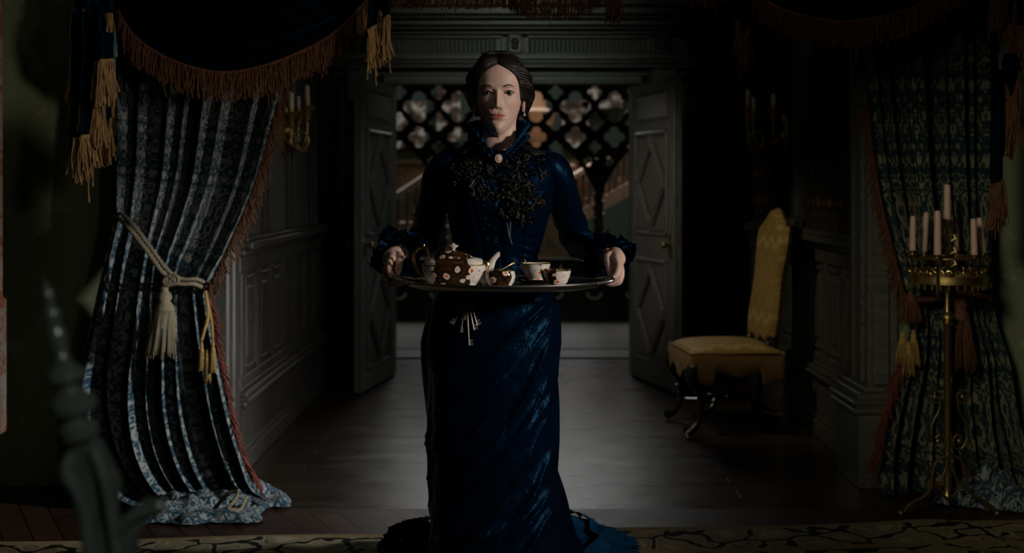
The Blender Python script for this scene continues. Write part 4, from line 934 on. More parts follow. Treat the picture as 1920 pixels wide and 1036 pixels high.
# --- teapot
tp = thing('teapot', (X3(852), 3.14, ZT), 'large flowered porcelain teapot with gold loop handle, left side of the tray', 'teapot')
tx, ty = X3(852), 3.14; s = 3.14/F
m = MB(); boat(m, tx, ty, ZT, [(0.001, 0.001, 0.0), (0.064, 0.045, 0.0), (0.066, 0.047, 0.004), (0.060, 0.042, 0.008), (0.072, 0.052, 0.020), (0.081, 0.058, 0.036), (0.084, 0.060, 0.050), (0.083, 0.059, 0.060), (0.078, 0.055, 0.063), (0.079, 0.056, 0.068), (0.072, 0.050, 0.076), (0.052, 0.036, 0.080), (0.048, 0.032, 0.080), (0.046, 0.031, 0.074), (0.001, 0.001, 0.074)])
m.build('body', 'imari_teapot', tp)
m = MB(); 
for (a, b, z) in ((0.0835, 0.0595, 0.061), (0.066, 0.047, 0.003)):
    m.tube([(tx+a*math.copysign(abs(math.cos(q*PI/40))**(2/2.6), math.cos(q*PI/40)), ty+b*math.copysign(abs(math.sin(q*PI/40))**(2/2.6), math.sin(q*PI/40)), ZT+z) for q in range(81)], 0.0014, 6, cap=False)
m.build('gilt_band', 'gold_rim', tp)
m = MB(); boat(m, tx-0.002, ty, ZT, [(0.051, 0.035, 0.080), (0.049, 0.034, 0.082), (0.040, 0.028, 0.088), (0.026, 0.020, 0.095), (0.012, 0.010, 0.098), (0.001, 0.001, 0.099)], 2.2); o = m.build('lid', 'imari_teapot', tp)
k = MB(); k.lathe([(0.005, 0.096), (0.005, 0.102), (0.013, 0.109), (0.014, 0.111), (0.006, 0.113), (0.004, 0.115), (0.001, 0.117)], 18, o=(tx-0.002, ty, ZT)); k.build('knob', 'porcelain', o)
m = MB(); c = crom([(tx+0.070, ty, ZT+0.018, 0.020), (tx+0.086, ty, ZT+0.030, 0.016), (tx+0.095, ty, ZT+0.052, 0.011), (tx+0.103, ty, ZT+0.072, 0.008), (tx+0.115, ty, ZT+0.086, 0.0068), (tx+0.121, ty, ZT+0.088, 0.006)], 30)
m.tube([tuple(q[:3]) for q in c], [q[3] for q in c], 16, flat=0.8); m.build('spout', 'porcelain', tp)
hx = lambda px: (px-960)*3.14/F; hz = lambda py: EYE-(py-HOR)*3.14/F
m = MB(); c = crom([(hx(797), ty, hz(524), 0.003), (hx(786), ty, hz(512), 0.004), (hx(777), ty, hz(492), 0.004), (hx(777), ty, hz(475), 0.004), (hx(786), ty, hz(464), 0.0045), (hx(797), ty, hz(464), 0.0045), (hx(804), ty, hz(474), 0.004), (hx(803), ty, hz(484), 0.0035), (hx(809), ty, hz(487), 0.003)], 50)
m.tube([tuple(q[:3]) for q in c], [q[3] for q in c], 10, flat=1.5); m.ball((hx(795), ty, hz(460)), 0.004, 8, (0.8, 1, 1.5)); m.build('handle', 'gold_rim', tp)
# --- cream jug
jx, jy = (938-960)*3.12/F, 3.12
cr_ = thing('cream_jug', (jx, jy, ZT), 'small flowered porcelain cream jug with curved lip, centre of the tray', 'jug')
m = MB(); boat(m, jx, jy, ZT, [(0.001, 0.001, 0), (0.026, 0.022, 0), (0.028, 0.024, 0.004), (0.036, 0.030, 0.016), (0.040, 0.034, 0.030), (0.038, 0.032, 0.042), (0.036, 0.030, 0.046), (0.034, 0.028, 0.046), (0.034, 0.028, 0.040), (0.001, 0.001, 0.034)], 2.3)
m.build('body', 'imari_creamer', cr_); m = MB(); A = []
for t in np.linspace(0, 1, 14):                                # rising lip
    row = []
    for q in np.linspace(-1, 1, 11):
        row.append((jx-0.002+0.040*t, jy+q*0.024*(1-t)**0.6, ZT+0.044+0.024*t**1.3*(1-0.15*q*q)+0.006*q*q*(1-t)))
    A.append(row)
m.grid(np.array(A)); m.build('lip', 'porcelain', cr_)
m = MB(); m.tube([(jx-0.002+0.040*t, jy-0.024*(1-t)**0.6, ZT+0.050+0.019*t**1.3) for t in np.linspace(0, 1, 14)], 0.0016, 6)
m.tube([(jx+0.037*math.cos(a*PI/30), jy+0.031*math.sin(a*PI/30), ZT+0.046) for a in range(61)], 0.0014, 6, cap=False); m.build('gilt_rim', 'gold_rim', cr_)
m = MB(); c = crom([(jx-0.034, jy, ZT+0.018), (jx-0.046, jy, ZT+0.040), (jx-0.048, jy, ZT+0.060), (jx-0.040, jy, ZT+0.070), (jx-0.031, jy, ZT+0.062), (jx-0.034, jy, ZT+0.046)], 30); m.tube(c.tolist(), 0.0026, 8, flat=1.3); m.build('handle', 'gold_rim', cr_)
# --- cups and saucers
def cup(px, y, lab, mt, ang, group='tea cups', sauc=None, scale=1.0):
    x = (px-960)*y/F; root = thing('teacup', (x, y, ZT), lab, 'cup', group); z0 = ZT+(0.008 if sauc else 0.0); k = scale
    m = MB(); m.lathe([(0.0005, 0.002), (0.019*k, 0.0), (0.022*k, 0.002), (0.020*k, 0.006), (0.031*k, 0.018), (0.037*k, 0.032), (0.040*k, 0.046*k), (0.041*k, 0.048*k), (0.039*k, 0.047*k), (0.035*k, 0.032), (0.028*k, 0.018), (0.0005, 0.010)], 32, o=(x, y, z0)); m.build('bowl', mt, root)
    m = MB(); m.tube([(x+0.0405*k*math.cos(a*PI/20), y+0.0405*k*math.sin(a*PI/20), z0+0.048*k) for a in range(41)], 0.0013, 6, cap=False); m.build('gilt_rim', 'gold_rim', root)
    m = MB(); u = Vector((math.cos(ang), math.sin(ang), 0)); b = Vector((x, y, z0))
    m.tube(crom([tuple(b+u*0.034*k+Vector((0, 0, 0.016))), tuple(b+u*0.052*k+Vector((0, 0, 0.028))), tuple(b+u*0.054*k+Vector((0, 0, 0.050))), tuple(b+u*0.045*k+Vector((0, 0, 0.060))), tuple(b+u*0.039*k+Vector((0, 0, 0.046)))], 24).tolist(), 0.0024, 8); m.build('handle', 'gold_rim', root)
    if sauc:
        o = MB(); o.lathe([(0.0005, 0.001), (0.030, 0.0), (0.034, 0.002), (0.060, 0.010), (0.066, 0.013), (0.066, 0.015), (0.058, 0.011), (0.030, 0.005), (0.0005, 0.005)], 36, o=(x, y, ZT))
        tag(o.build('saucer', 'imari_saucer'), sauc, 'saucer', 'saucers')
cup(1042, 3.11, 'flowered teacup at the front right of the tray', 'imari_cup', 1.25)
cup(1005, 3.27, 'flowered teacup standing on a saucer behind the front right teacup', 'imari_teapot', 2.4, sauc='pale saucer under the rear teacup at the tray centre')
o = MB(); x = (1003-960)*3.13/F
# --- teaspoon
sp = MB(); a = Vector(((1060-960)*3.12/F, 3.12, ZT+0.004)); b = Vector(((1098-960)*3.12/F, 3.14, ZT+0.007))
c = MB(); c.tube([a, a.lerp(b, 0.5)+Vector((0, 0, 0.001)), b], [0.003, 0.0025, 0.004], 8); c.ball(a+Vector((-0.012, 0, 0)), 0.012, 12, (1.3, 0.8, 0.25)); c.ball(b, 0.006, 10, (1, 0.6, 0.7))
tag(c.build('teaspoon', 'silver'), 'silver teaspoon lying beside the front right teacup', 'spoon')
# ================= keys hanging at the waist
kx = lambda px: (px-960)*3.335/F; kz = lambda py: EYE-(py-HOR)*3.335/F
ks = thing('key_bunch', (kx(876), 3.335, kz(560)), 'bunch of old keys hanging on a chain below the tray against the skirt', 'keys')
m = MB()
for i in range(6): m.tube([(kx(877)+0.004*math.cos(q*PI/5)*(1 if i % 2 else 0.3), 3.335+0.004*math.cos(q*PI/5)*(0.3 if i % 2 else 1), kz(546+i*4)+0.005*math.sin(q*PI/5)) for q in range(11)], 0.0011, 6, cap=False)
m.build('chain', 'old_key', ks, auto=False)
m = MB(); m.tube([(kx(878)+0.012*math.cos(q*PI/12), 3.335, kz(570)+0.012*math.sin(q*PI/12)) for q in range(25)], 0.0013, 6, cap=False)
m.tube([(kx(867)+0.010*math.cos(q*PI/12), 3.33, kz(579)+0.010*math.sin(q*PI/12)) for q in range(25)], 0.0012, 6, cap=False); m.build('key_ring', 'old_key', ks)
def key(top, bot, y, r, mt='old_key', bit=1, lab=None):
    p = Vector((kx(top[0]), y, kz(top[1]))); q = Vector((kx(bot[0]), y-0.002, kz(bot[1]))); d = (q-p).normalized(); sd = Vector((d.z, 0, -d.x))*bit
    m = MB(); m.tube([p+d*0.012, q], r, 8)
    m.tube([tuple(p+d*0.007+d*0.008*math.cos(a*PI/10)+sd*0.006*math.sin(a*PI/10)) for a in range(21)], r*0.8, 6, cap=False)
    for (a0, a1, l) in ((-0.016, -0.011, 0.011), (-0.011, -0.007, 0.006), (-0.007, -0.001, 0.012)):
        e = [q+d*a0, q+d*a1, q+d*a1+sd*l, q+d*a0+sd*l]; vs = [tuple(v+Vector((0, t, 0))) for t in (-0.0012, 0.0012) for v in e]
        m.add(vs, [(0, 1, 2, 3), (7, 6, 5, 4), (0, 4, 5, 1), (1, 5, 6, 2), (2, 6, 7, 3), (3, 7, 4, 0)])
    m.ball(p+d*0.016, r*1.6, 8); m.build('key', mt, ks, label=lab)
key((866, 577), (850, 608), 3.335, 0.0015); key((872, 575), (864, 622), 3.33, 0.0018, bit=-1); key((876, 576), (880, 646), 3.322, 0.0026, 'old_key', -1, 'largest pale key with stepped bit')
key((880, 572), (889, 618), 3.332, 0.0020, bit=-1); key((884, 570), (895, 610), 3.338, 0.0016, bit=-1); key((874, 572), (872, 600), 3.34, 0.0014)
# ================= the woman
WX, WY = -0.039, 3.50
woman = thing('person', (WX, WY, 0.02), 'woman in dark blue velvet gown with black lace, standing holding the tea tray', 'person')
CHIN = 1.441; HX, HY = -0.0375, 3.465; YAW = math.radians(-2.5)
def head_to_world(p):
    x, y, z = p[..., 0], p[..., 1], p[..., 2]; c, s = math.cos(YAW), math.sin(YAW)
    return np.stack([HX+x*c-y*s, HY+x*s+y*c, CHIN+z], -1)
zk = [-0.02, -0.006, 0.0, 0.006, 0.014, 0.03, 0.05, 0.07, 0.09, 0.115, 0.14, 0.165, 0.19, 0.205, 0.217, 0.223, 0.2255]
wk = [0.001, 0.008, 0.017, 0.024, 0.031, 0.0420, 0.0515, 0.0590, 0.0645, 0.0675, 0.0695, 0.068, 0.060, 0.049, 0.033, 0.018, 0.002]
fk = [0.001, 0.048, 0.0655, 0.0715, 0.0765, 0.0790, 0.0795, 0.080, 0.0815, 0.082, 0.0865, 0.0845, 0.0715, 0.056, 0.036, 0.019, 0.002]
bk = [0.001, 0.001, 0.004, 0.01, 0.02, 0.035, 0.058, 0.076, 0.09, 0.098, 0.1, 0.096, 0.082, 0.064, 0.040, 0.02, 0.002]
def splin(x, xs, ys): return np.interp(x, xs, ys)
def head_base(q, z, smooth=0.003):
    w_ = sum(splin(z+o, zk, wk) for o in (-smooth, 0, smooth))/3; f_ = sum(splin(z+o, zk, fk) for o in (-smooth, 0, smooth))/3; b_ = sum(splin(z+o, zk, bk) for o in (-smooth, 0, smooth))/3
    c, s = np.cos(q), np.sin(q); d = np.where(c > 0, f_, b_); n = 2.25
    rh = 1/((np.abs(s)/w_)**n+(np.abs(c)/d)**n)**(1/n)
    nf = splin(z, [-0.5, -0.10, -0.075, -0.04, 0.0, 0.03, 0.07], [0.02, 0.045, 0.034, 0.030, 0.030, 0.028, 0.02]); nb = splin(z, [-0.1, -0.06, 0, 0.08], [0.085, 0.068, 0.062, 0.07]); nw_ = splin(z, [-0.1, -0.07, -0.03, 0.02, 0.07], [0.064, 0.053, 0.049, 0.049, 0.05])
    dn = np.where(c > 0, nf, nb); rn = 1/((np.abs(s)/nw_)**2+(np.abs(c)/dn)**2)**0.5
    k = 0.006; h = np.clip(0.5+0.5*(rh-rn)/k, 0, 1)
    return rn*(1-h)+rh*h+k*h*(1-h)
def G(x, s): return np.exp(-(x/s)**2)
EX, EZ = 0.0318, 0.1145
def face_disp(x, z):
    ax = np.abs(x); f = np.zeros_like(x)
    t = np.clip((0.121-z)/(0.121-0.0745), 0, 1)
    ridge = (0.0025+0.0205*t**1.1)*G(x, 0.0062+0.0034*t)
    ridge *= sm(0.0655, 0.0745, z)*(1-sm(0.116, 0.128, z)*0.9)
    f += ridge
    f += 0.0070*G(ax-0.0112, 0.0050)*G(z-0.0735, 0.0062)           # nostril wings
    f -= 0.0025*G(ax-0.0065, 0.003)*G(z-0.0675, 0.002)              # nostrils
    f -= 0.0075*G(ax-0.029, 0.0165)*G(z-0.1135, 0.0125)             # sockets
    f -= 0.003*G(ax-0.014, 0.006)*G(z-0.112, 0.012)
    f += 0.0032*G(ax-0.032, 0.018)*G(z-0.1325, 0.0065)             # brow ridge
    e = (x*0+ax-EX)/0.0156; up = 0.0054*(1-np.clip(np.abs(e), 0, 1)**2.2); lo_ = 0.0040*(1-np.clip(np.abs(e), 0, 1)**2.0)
    dz = z-EZ-0.0006*e
    lidz = up+0.0016; f += 0.0030*G(dz-lidz-0.0012, 0.0024)*(np.abs(e) < 1.35)*np.clip(1.35-np.abs(e), 0, 1)**0.5
    f += 0.0020*G(dz+lo_+0.0018, 0.0022)*(np.abs(e) < 1.2)*np.clip(1.2-np.abs(e), 0, 1)**0.5
    f -= 0.0016*G(dz-lidz-0.0052, 0.0013)*(np.abs(e) < 1.3)        # lid crease
    inside = (np.abs(e) < 1) & (dz < up) & (dz > -lo_)
    f -= 0.010*inside
    mz = 0.0475+0.0010*(ax/0.022)**2*1.0
    mw = np.clip(1-(ax/0.0245)**2, 0, 1)**0.5
    f += 0.0050*mw*G(z-(mz+0.0052), 0.0042)*(1-0.22*G(x, 0.003))
    f += 0.0058*mw*G(z-(mz-0.0058), 0.0046)
    f -= 0.0052*mw*G(z-mz, 0.0017)
    f += 0.0022*G(x, 0.03)*G(z-0.047, 0.016)
    f -= 0.0028*G(x, 0.018)*G(z-0.0325, 0.0045)                     # below the lip
    f -= 0.0012*G(x, 0.0028)*G(z-0.060, 0.006); 
    f += 0.0050*G(x, 0.017)*G(z-0.014, 0.012)                       # chin
    f += 0.0030*G(ax-0.042, 0.016)*G(z-0.083, 0.014)               # cheekbone
    f -= 0.0020*G(ax-0.040, 0.012)*G(z-0.045, 0.016)
    f -= 0.0018*G(ax-0.023, 0.004)*G(z-mz, 0.004)
    return f
def head_surface(q, z, off=0.0, face=True):
    r = head_base(q, z)+off; x = r*np.sin(q); y = -r*np.cos(q)
    if face:
        wgt = np.clip(np.cos(q)*2.2, 0, 1)*(z > -0.002)
        y = y-face_disp(x, z)*wgt
    return np.stack([x, y, z], -1)
nA = 336; sA = np.linspace(-PI, PI, nA, endpoint=False); qA = sA-0.58*np.sin(sA)
zA = np.concatenate([np.linspace(-0.10, -0.012, 24), np.linspace(-0.010, 0.155, 210), np.linspace(0.157, 0.2255, 44)])
Q, Zz = np.meshgrid(qA, zA); HS = head_to_world(head_surface(Q, Zz))
# torso rings continuing below the neck, inside the gown
low = []
for (z, a, b, cy) in ((0.90, 0.10, 0.07, 0.02), (0.98, 0.12, 0.08, 0.02), (1.05, 0.085, 0.06, 0.0), (1.12, 0.09, 0.062, 0.0), (1.22, 0.115, 0.08, 0.0), (1.30, 0.125, 0.07, 0.0), (1.32, 0.115, 0.07, 0.005), (1.335, 0.085, 0.06, 0.01)):
    low.append(np.stack([WX+a*np.sin(qA), 3.49+cy-b*np.cos(qA), np.full(nA, z)], -1))
HS = np.concatenate([np.array(low), HS]); nr = HS.shape[0]
body = MB(); 
body.grid(HS, close=True); body.add(HS[0], [tuple(range(nA-1, -1, -1))]); body.add(HS[-1], [tuple(range(nA))])
# lip colour mask
Xl = head_surface(Q, Zz)[..., 0]; ax_ = np.abs(Xl); mz = 0.0475+0.001*(ax_/0.022)**2
upb = mz+0.0088*np.clip(1-(ax_/0.0235)**1.6, 0, 1)*(1-0.16*G(Xl, 0.0035)); lob = mz-0.0098*np.clip(1-(ax_/0.0215)**2, 0, 1)
tone = ((Zz < upb) & (Zz > lob) & (ax_ < 0.0235)).astype(float)*0.85
k = np.ones(5)/5
for _ in range(1): tone = (tone+np.roll(tone, 1, 0)+np.roll(tone, -1, 0)+np.roll(tone, 1, 1)+np.roll(tone, -1, 1))/5
tone = tone+0.12*G(ax_-0.045, 0.016)*G(Zz-0.075, 0.018)*(np.cos(Q) > 0)
tone_all = np.concatenate([np.zeros((8, nA)), tone]).ravel()
for sg in (-1, 1):                                             # ears
    e = MB(); c0 = np.array((sg*0.0685, 0.004, 0.098))
    ring = [(c0[0]+sg*0.004*(1+math.sin(a)*0.3), c0[1]+0.012*math.cos(a)+0.004*math.sin(a), c0[2]+0.026*math.sin(a)) for a in np.linspace(0, 2*PI, 22)]
    body.tube([tuple(head_to_world(np.array(p))) for p in ring], 0.0042, 8, cap=False)
    body.ball(tuple(head_to_world(c0+np.array((0, 0, 0)))), 0.018, 12, (0.35, 0.62, 1.3)); body.ball(tuple(head_to_world(c0+np.array((sg*0.002, -0.004, -0.026)))), 0.0075, 10, (0.6, 1, 1.1))
# legs and shoes under the skirt
for sg in (-1, 1):
    body.tube([(WX+sg*0.085, 3.51, 0.96), (WX+sg*0.08, 3.50, 0.52), (WX+sg*0.07, 3.52, 0.30), (WX+sg*0.065, 3.52, 0.08)], [0.07, 0.058, 0.052, 0.034], 14)
    body.tube([(WX+sg*0.065, 3.56, 0.067), (WX+sg*0.07, 3.48, 0.067), (WX+sg*0.075, 3.40, 0.057)], [0.032, 0.036, 0.026], 12)
# arms with gripping hands
SH = {-1: Vector((-0.205, 3.50, 1.325)), 1: Vector((0.125, 3.50, 1.325))}
EL = {-1: Vector((-0.272, 3.64, 1.125)), 1: Vector((0.200, 3.64, 1.125))}
WR = {-1: Vector((-0.322, 3.375, 1.098)), 1: Vector((0.272, 3.375, 1.085))}
def hand(sg):
    hx_ = TX+sg*(TA+0.028); z0 = TZ+0.016
    o = lambda x, y, z: (hx_+sg*x, TY+y, z0+z)
    h = MB()
    w = WR[sg]
    h.tube([tuple(EL[sg].lerp(w, 0.3)), tuple(EL[sg].lerp(w, 0.7)), tuple(w), o(0.020, 0.125, 0.050), o(0.020, 0.085, 0.042)], [0.036, 0.030, 0.024, 0.024, 0.026], 18, flat=1.0, roundcap=True)
    # palm: block of overlapping tapered rods from wrist to each knuckle
    kn = [(0.014, 0.018, 0.047), (0.022, 0.028, 0.034), (0.024, 0.044, 0.020), (0.020, 0.062, 0.008)]
    for i, p in enumerate(kn):
        h.tube([o(0.018, 0.105, 0.046-0.006*i), o((0.018+p[0])/2, lerp(0.105, p[1], 0.5), lerp(0.044, p[2], 0.5)+0.003), o(*p)], [0.019, 0.0175, 0.0108], 12, roundcap=True)
    h.ball(o(0.012, 0.075, 0.030), 0.023, 12, (0.9, 1.3, 1.0))
    R_ = [0.0090, 0.0092, 0.0088, 0.0078]
    D = [[(0.017, -0.016, 0.030), (0.012, -0.030, 0.010), (-0.004, -0.030, -0.006), (-0.016, -0.026, -0.010)],
         [(0.026, -0.002, 0.014), (0.020, -0.010, -0.006), (0.002, -0.010, -0.016), (-0.012, -0.006, -0.018)],
         [(0.026, 0.018, 0.002), (0.020, 0.010, -0.014), (0.002, 0.011, -0.021), (-0.012, 0.014, -0.021)],
         [(0.021, 0.040, -0.004), (0.015, 0.033, -0.017), (0.000, 0.033, -0.021), (-0.011, 0.035, -0.021)]]
    for i in range(4):
        pts = [o(*kn[i])]+[o(*p) for p in D[i]]; r = R_[i]
        c = crom([(*p, rr) for p, rr in zip(pts, (r*1.12, r*1.0, r*1.04, r*0.92, r*0.78))], 18)
        h.tube([tuple(q[:3]) for q in c], [q[3]*(1+0.06*math.cos(j/17*4*PI)) for j, q in enumerate(c)], 12, roundcap=True)
    pts = [o(0.006, 0.080, 0.050), o(-0.006, 0.050, 0.050), o(-0.008, 0.022, 0.038), o(-0.006, -0.002, 0.020), o(-0.006, -0.014, 0.010)]
    c = crom([(*p, rr) for p, rr in zip(pts, (0.016, 0.0125, 0.0105, 0.0098, 0.0080))], 18)
    h.tube([tuple(q[:3]) for q in c], [q[3] for q in c], 12, roundcap=True)
    return remeshed(h, 0.0016, 3), (o, D, R_)
nails = []
nh = 0
for sg in (-1, 1):
    (V, Fs), (o_, D, R_) = hand(sg); body.add(V, Fs); nh += len(V)
    body.tube([tuple(SH[sg]), tuple(SH[sg].lerp(EL[sg], 0.5)), tuple(EL[sg]), tuple(EL[sg].lerp(WR[sg], 0.4))], [0.034, 0.032, 0.030, 0.030], 14)
bo = body.build('body', 'skin', woman, auto=False)
ta = bo.data.attributes.new('tone', 'FLOAT', 'POINT'); full = np.zeros(len(bo.data.vertices), dtype=np.float32); full[:len(tone_all)] = tone_all; ta.data.foreach_set('value', full)
# eyes
for sg in (-1, 1):
    ey = float(head_surface(np.array([math.asin(EX/0.085)]), np.array([EZ]), face=False)[0, 1])+0.0086+0.0045
    c = head_to_world(np.array((sg*EX, ey, EZ))); c = Vector(c); g = (Vector((0.0, 0.2, EYE))-c).normalized()
    m = MB(); m.ball(c, 0.0122, 28); e = m.build('eyeball', 'eye_white', woman)
    u = g.orthogonal().normalized(); v = g.cross(u); m = MB()
    for (r0, r1, mt, nm) in ((0.0, 0.0060, 'iris', 'iris'), (0.0, 0.0026, 'pupil', 'pupil')):
        m = MB(); rows = []
        for rr in np.linspace(0.0001, r1, 5):
            dd = math.sqrt(0.0122**2-rr**2)+(0.0002 if nm == 'iris' else 0.0004); rows.append([tuple(c+g*dd+u*rr*math.cos(a)+v*rr*math.sin(a)) for a in np.linspace(0, 2*PI, 24, endpoint=False)])
        m.grid(np.array(rows), close=True); m.build(nm, mt, e)
    m = MB(); pts = []; pts2 = []                                # lashes along the upper lid
    for t in np.linspace(-1, 1, 15):
        x = EX+0.0150*t; z = EZ+0.0054*(1-abs(t)**2.2)+0.0008+0.0006*t; q = math.asin(min(0.99, x/0.080)); s_ = head_surface(np.array([q]), np.array([z]))[0]
        yy = s_[1]; pts.append(tuple(head_to_world(np.array((sg*x, min(yy, ey-0.0105)-0.0008, z)))))
    m.tube(pts, [0.0005+0.0006*(1-abs(t)) for t in np.linspace(-1, 1, 15)], 6); m.build('eyelashes', 'hair', woman)
    m = MB(); rows = []
    for t in np.linspace(0, 1, 24):
        x = 0.0155+0.033*t; z = 0.1305+0.0055*math.sin(min(1, t*1.25)*PI*0.62)-0.0045*max(0, t-0.6)/0.4; hw = 0.0034*(1-t)**0.55*min(1, 0.5+t*4)+0.0003; row = []
        for s_ in (-1, -0.3, 0.3, 1):
            q = math.asin(min(0.99, x/0.084)); p = head_surface(np.array([q]), np.array([z+s_*hw]))[0]; row.append(tuple(head_to_world(np.array((sg*p[0], p[1]-0.0007*(1-abs(s_)), z+s_*hw)))))
        rows.append(row)
    m.grid(np.array(rows)); m.build('eyebrow', M['brow'] if 'brow' in M else 'hair', woman, auto=False)
# hair: centre parted, waved back over the ears into a low roll
def hair_cap():
    nA2, nZ = 260, 150; q = np.linspace(-PI, PI, nA2, endpoint=False); z = np.linspace(0.045, 0.2255, nZ); QQ, ZZ = np.meshgrid(q, z)
    aq = np.abs(QQ)
    qb = np.interp(ZZ, [0.0, 0.085, 0.10, 0.13, 0.150, 0.165, 0.180, 0.190, 0.196, 0.2255], [1.75, 1.62, 1.10, 0.92, 0.80, 0.66, 0.42, 0.20, 0.0, -1.0])
    t = np.clip((aq-qb)/0.42, -0.6, 1)
    th = np.where(t > 0, 0.002+0.0165*np.sqrt(np.clip(t, 0, 1)), 0.03*t)
    side = np.exp(-((aq-1.45)/0.55)**2)*np.exp(-((ZZ-0.125)/0.045)**2)*0.013*np.clip(t, 0, 1)
    top = np.exp(-((ZZ-0.2)/0.03)**2)*0.002
    part = -0.005*np.exp(-(QQ/0.05)**2)*(ZZ > 0.17)
    wave = 0.0034*np.sin(ZZ*150+aq*5.5)*np.clip(t*1.5, 0, 1)*np.exp(-((aq-1.2)/0.8)**2)
    st = 0.0009*np.sin(ZZ*900+aq*22+3*np.sin(aq*4))*np.clip(t*2, 0, 1)
    off = th+side+top+part+wave+st
    low = np.clip((0.075-ZZ)/0.03, 0, 1)*np.clip((2.3-aq)/0.5, 0, 1); off = off*(1-low)-0.006*low
    off = off*np.clip((0.235-ZZ)/0.03, 0.55, 1)
    kt = sm(0.165, 0.2255, ZZ); S = head_surface(QQ, ZZ, off=off*(1-0.85*kt), face=False)
    S[..., 2] += kt*np.clip(off+0.002, 0, 1)*0.8
    m = MB(); m.grid(head_to_world(S), np.stack([aq/3.0+ZZ*2, ZZ*2.2+aq*0.25], -1).reshape(-1, 2), close=True)
    c0 = S[-1].mean(0); ex = []
    for k, dz in ((1.0, 0.0), (0.75, 0.004), (0.45, 0.0065), (0.1, 0.0078)):
        r = c0+(S[-1]-c0)*k; r[:, 2] += dz; ex.append(r)
    m.grid(head_to_world(np.array(ex)), close=True)
    return m
m = hair_cap(); hr = m.build('hair', 'hair', woman, auto=False)
m = MB()
def HW(x, y, z): return tuple(head_to_world(np.array((x, y, z))))
for k, (dx, r) in enumerate(((-0.045, 0.020), (-0.02, 0.025), (0.01, 0.027), (0.038, 0.022))):
    m.tube(crom([HW(dx-0.02, 0.095, 0.16-0.01*k), HW(dx, 0.125, 0.13), HW(dx+0.015, 0.125, 0.09), HW(dx*0.5, 0.10, 0.055)], 20).tolist(), r, 12, roundcap=True)
for sg in (-1, 1):                                             # side puffs in front of the coil
    for k in range(5):
        a = k*0.5; m.tube(crom([HW(sg*0.066, -0.012+0.016*k, 0.155-0.004*k), HW(sg*(0.082+0.002*k), 0.0+0.018*k, 0.125), HW(sg*(0.084), 0.012+0.018*k, 0.10), HW(sg*0.070, 0.035+0.015*k, 0.065)], 16).tolist(), [0.010+0.003*math.sin(PI*j/15) for j in range(16)], 10, roundcap=True)
m.build('hair_roll', 'hair', hr, auto=False)
for sg in (-1, 1):
    m = MB(); p = HW(sg*0.074, -0.006, 0.066); m.tube([p, (p[0], p[1], p[2]-0.008)], 0.0008, 5); m.ball((p[0], p[1], p[2]-0.011), 0.0035, 10); m.build('earring', 'pearl', woman)
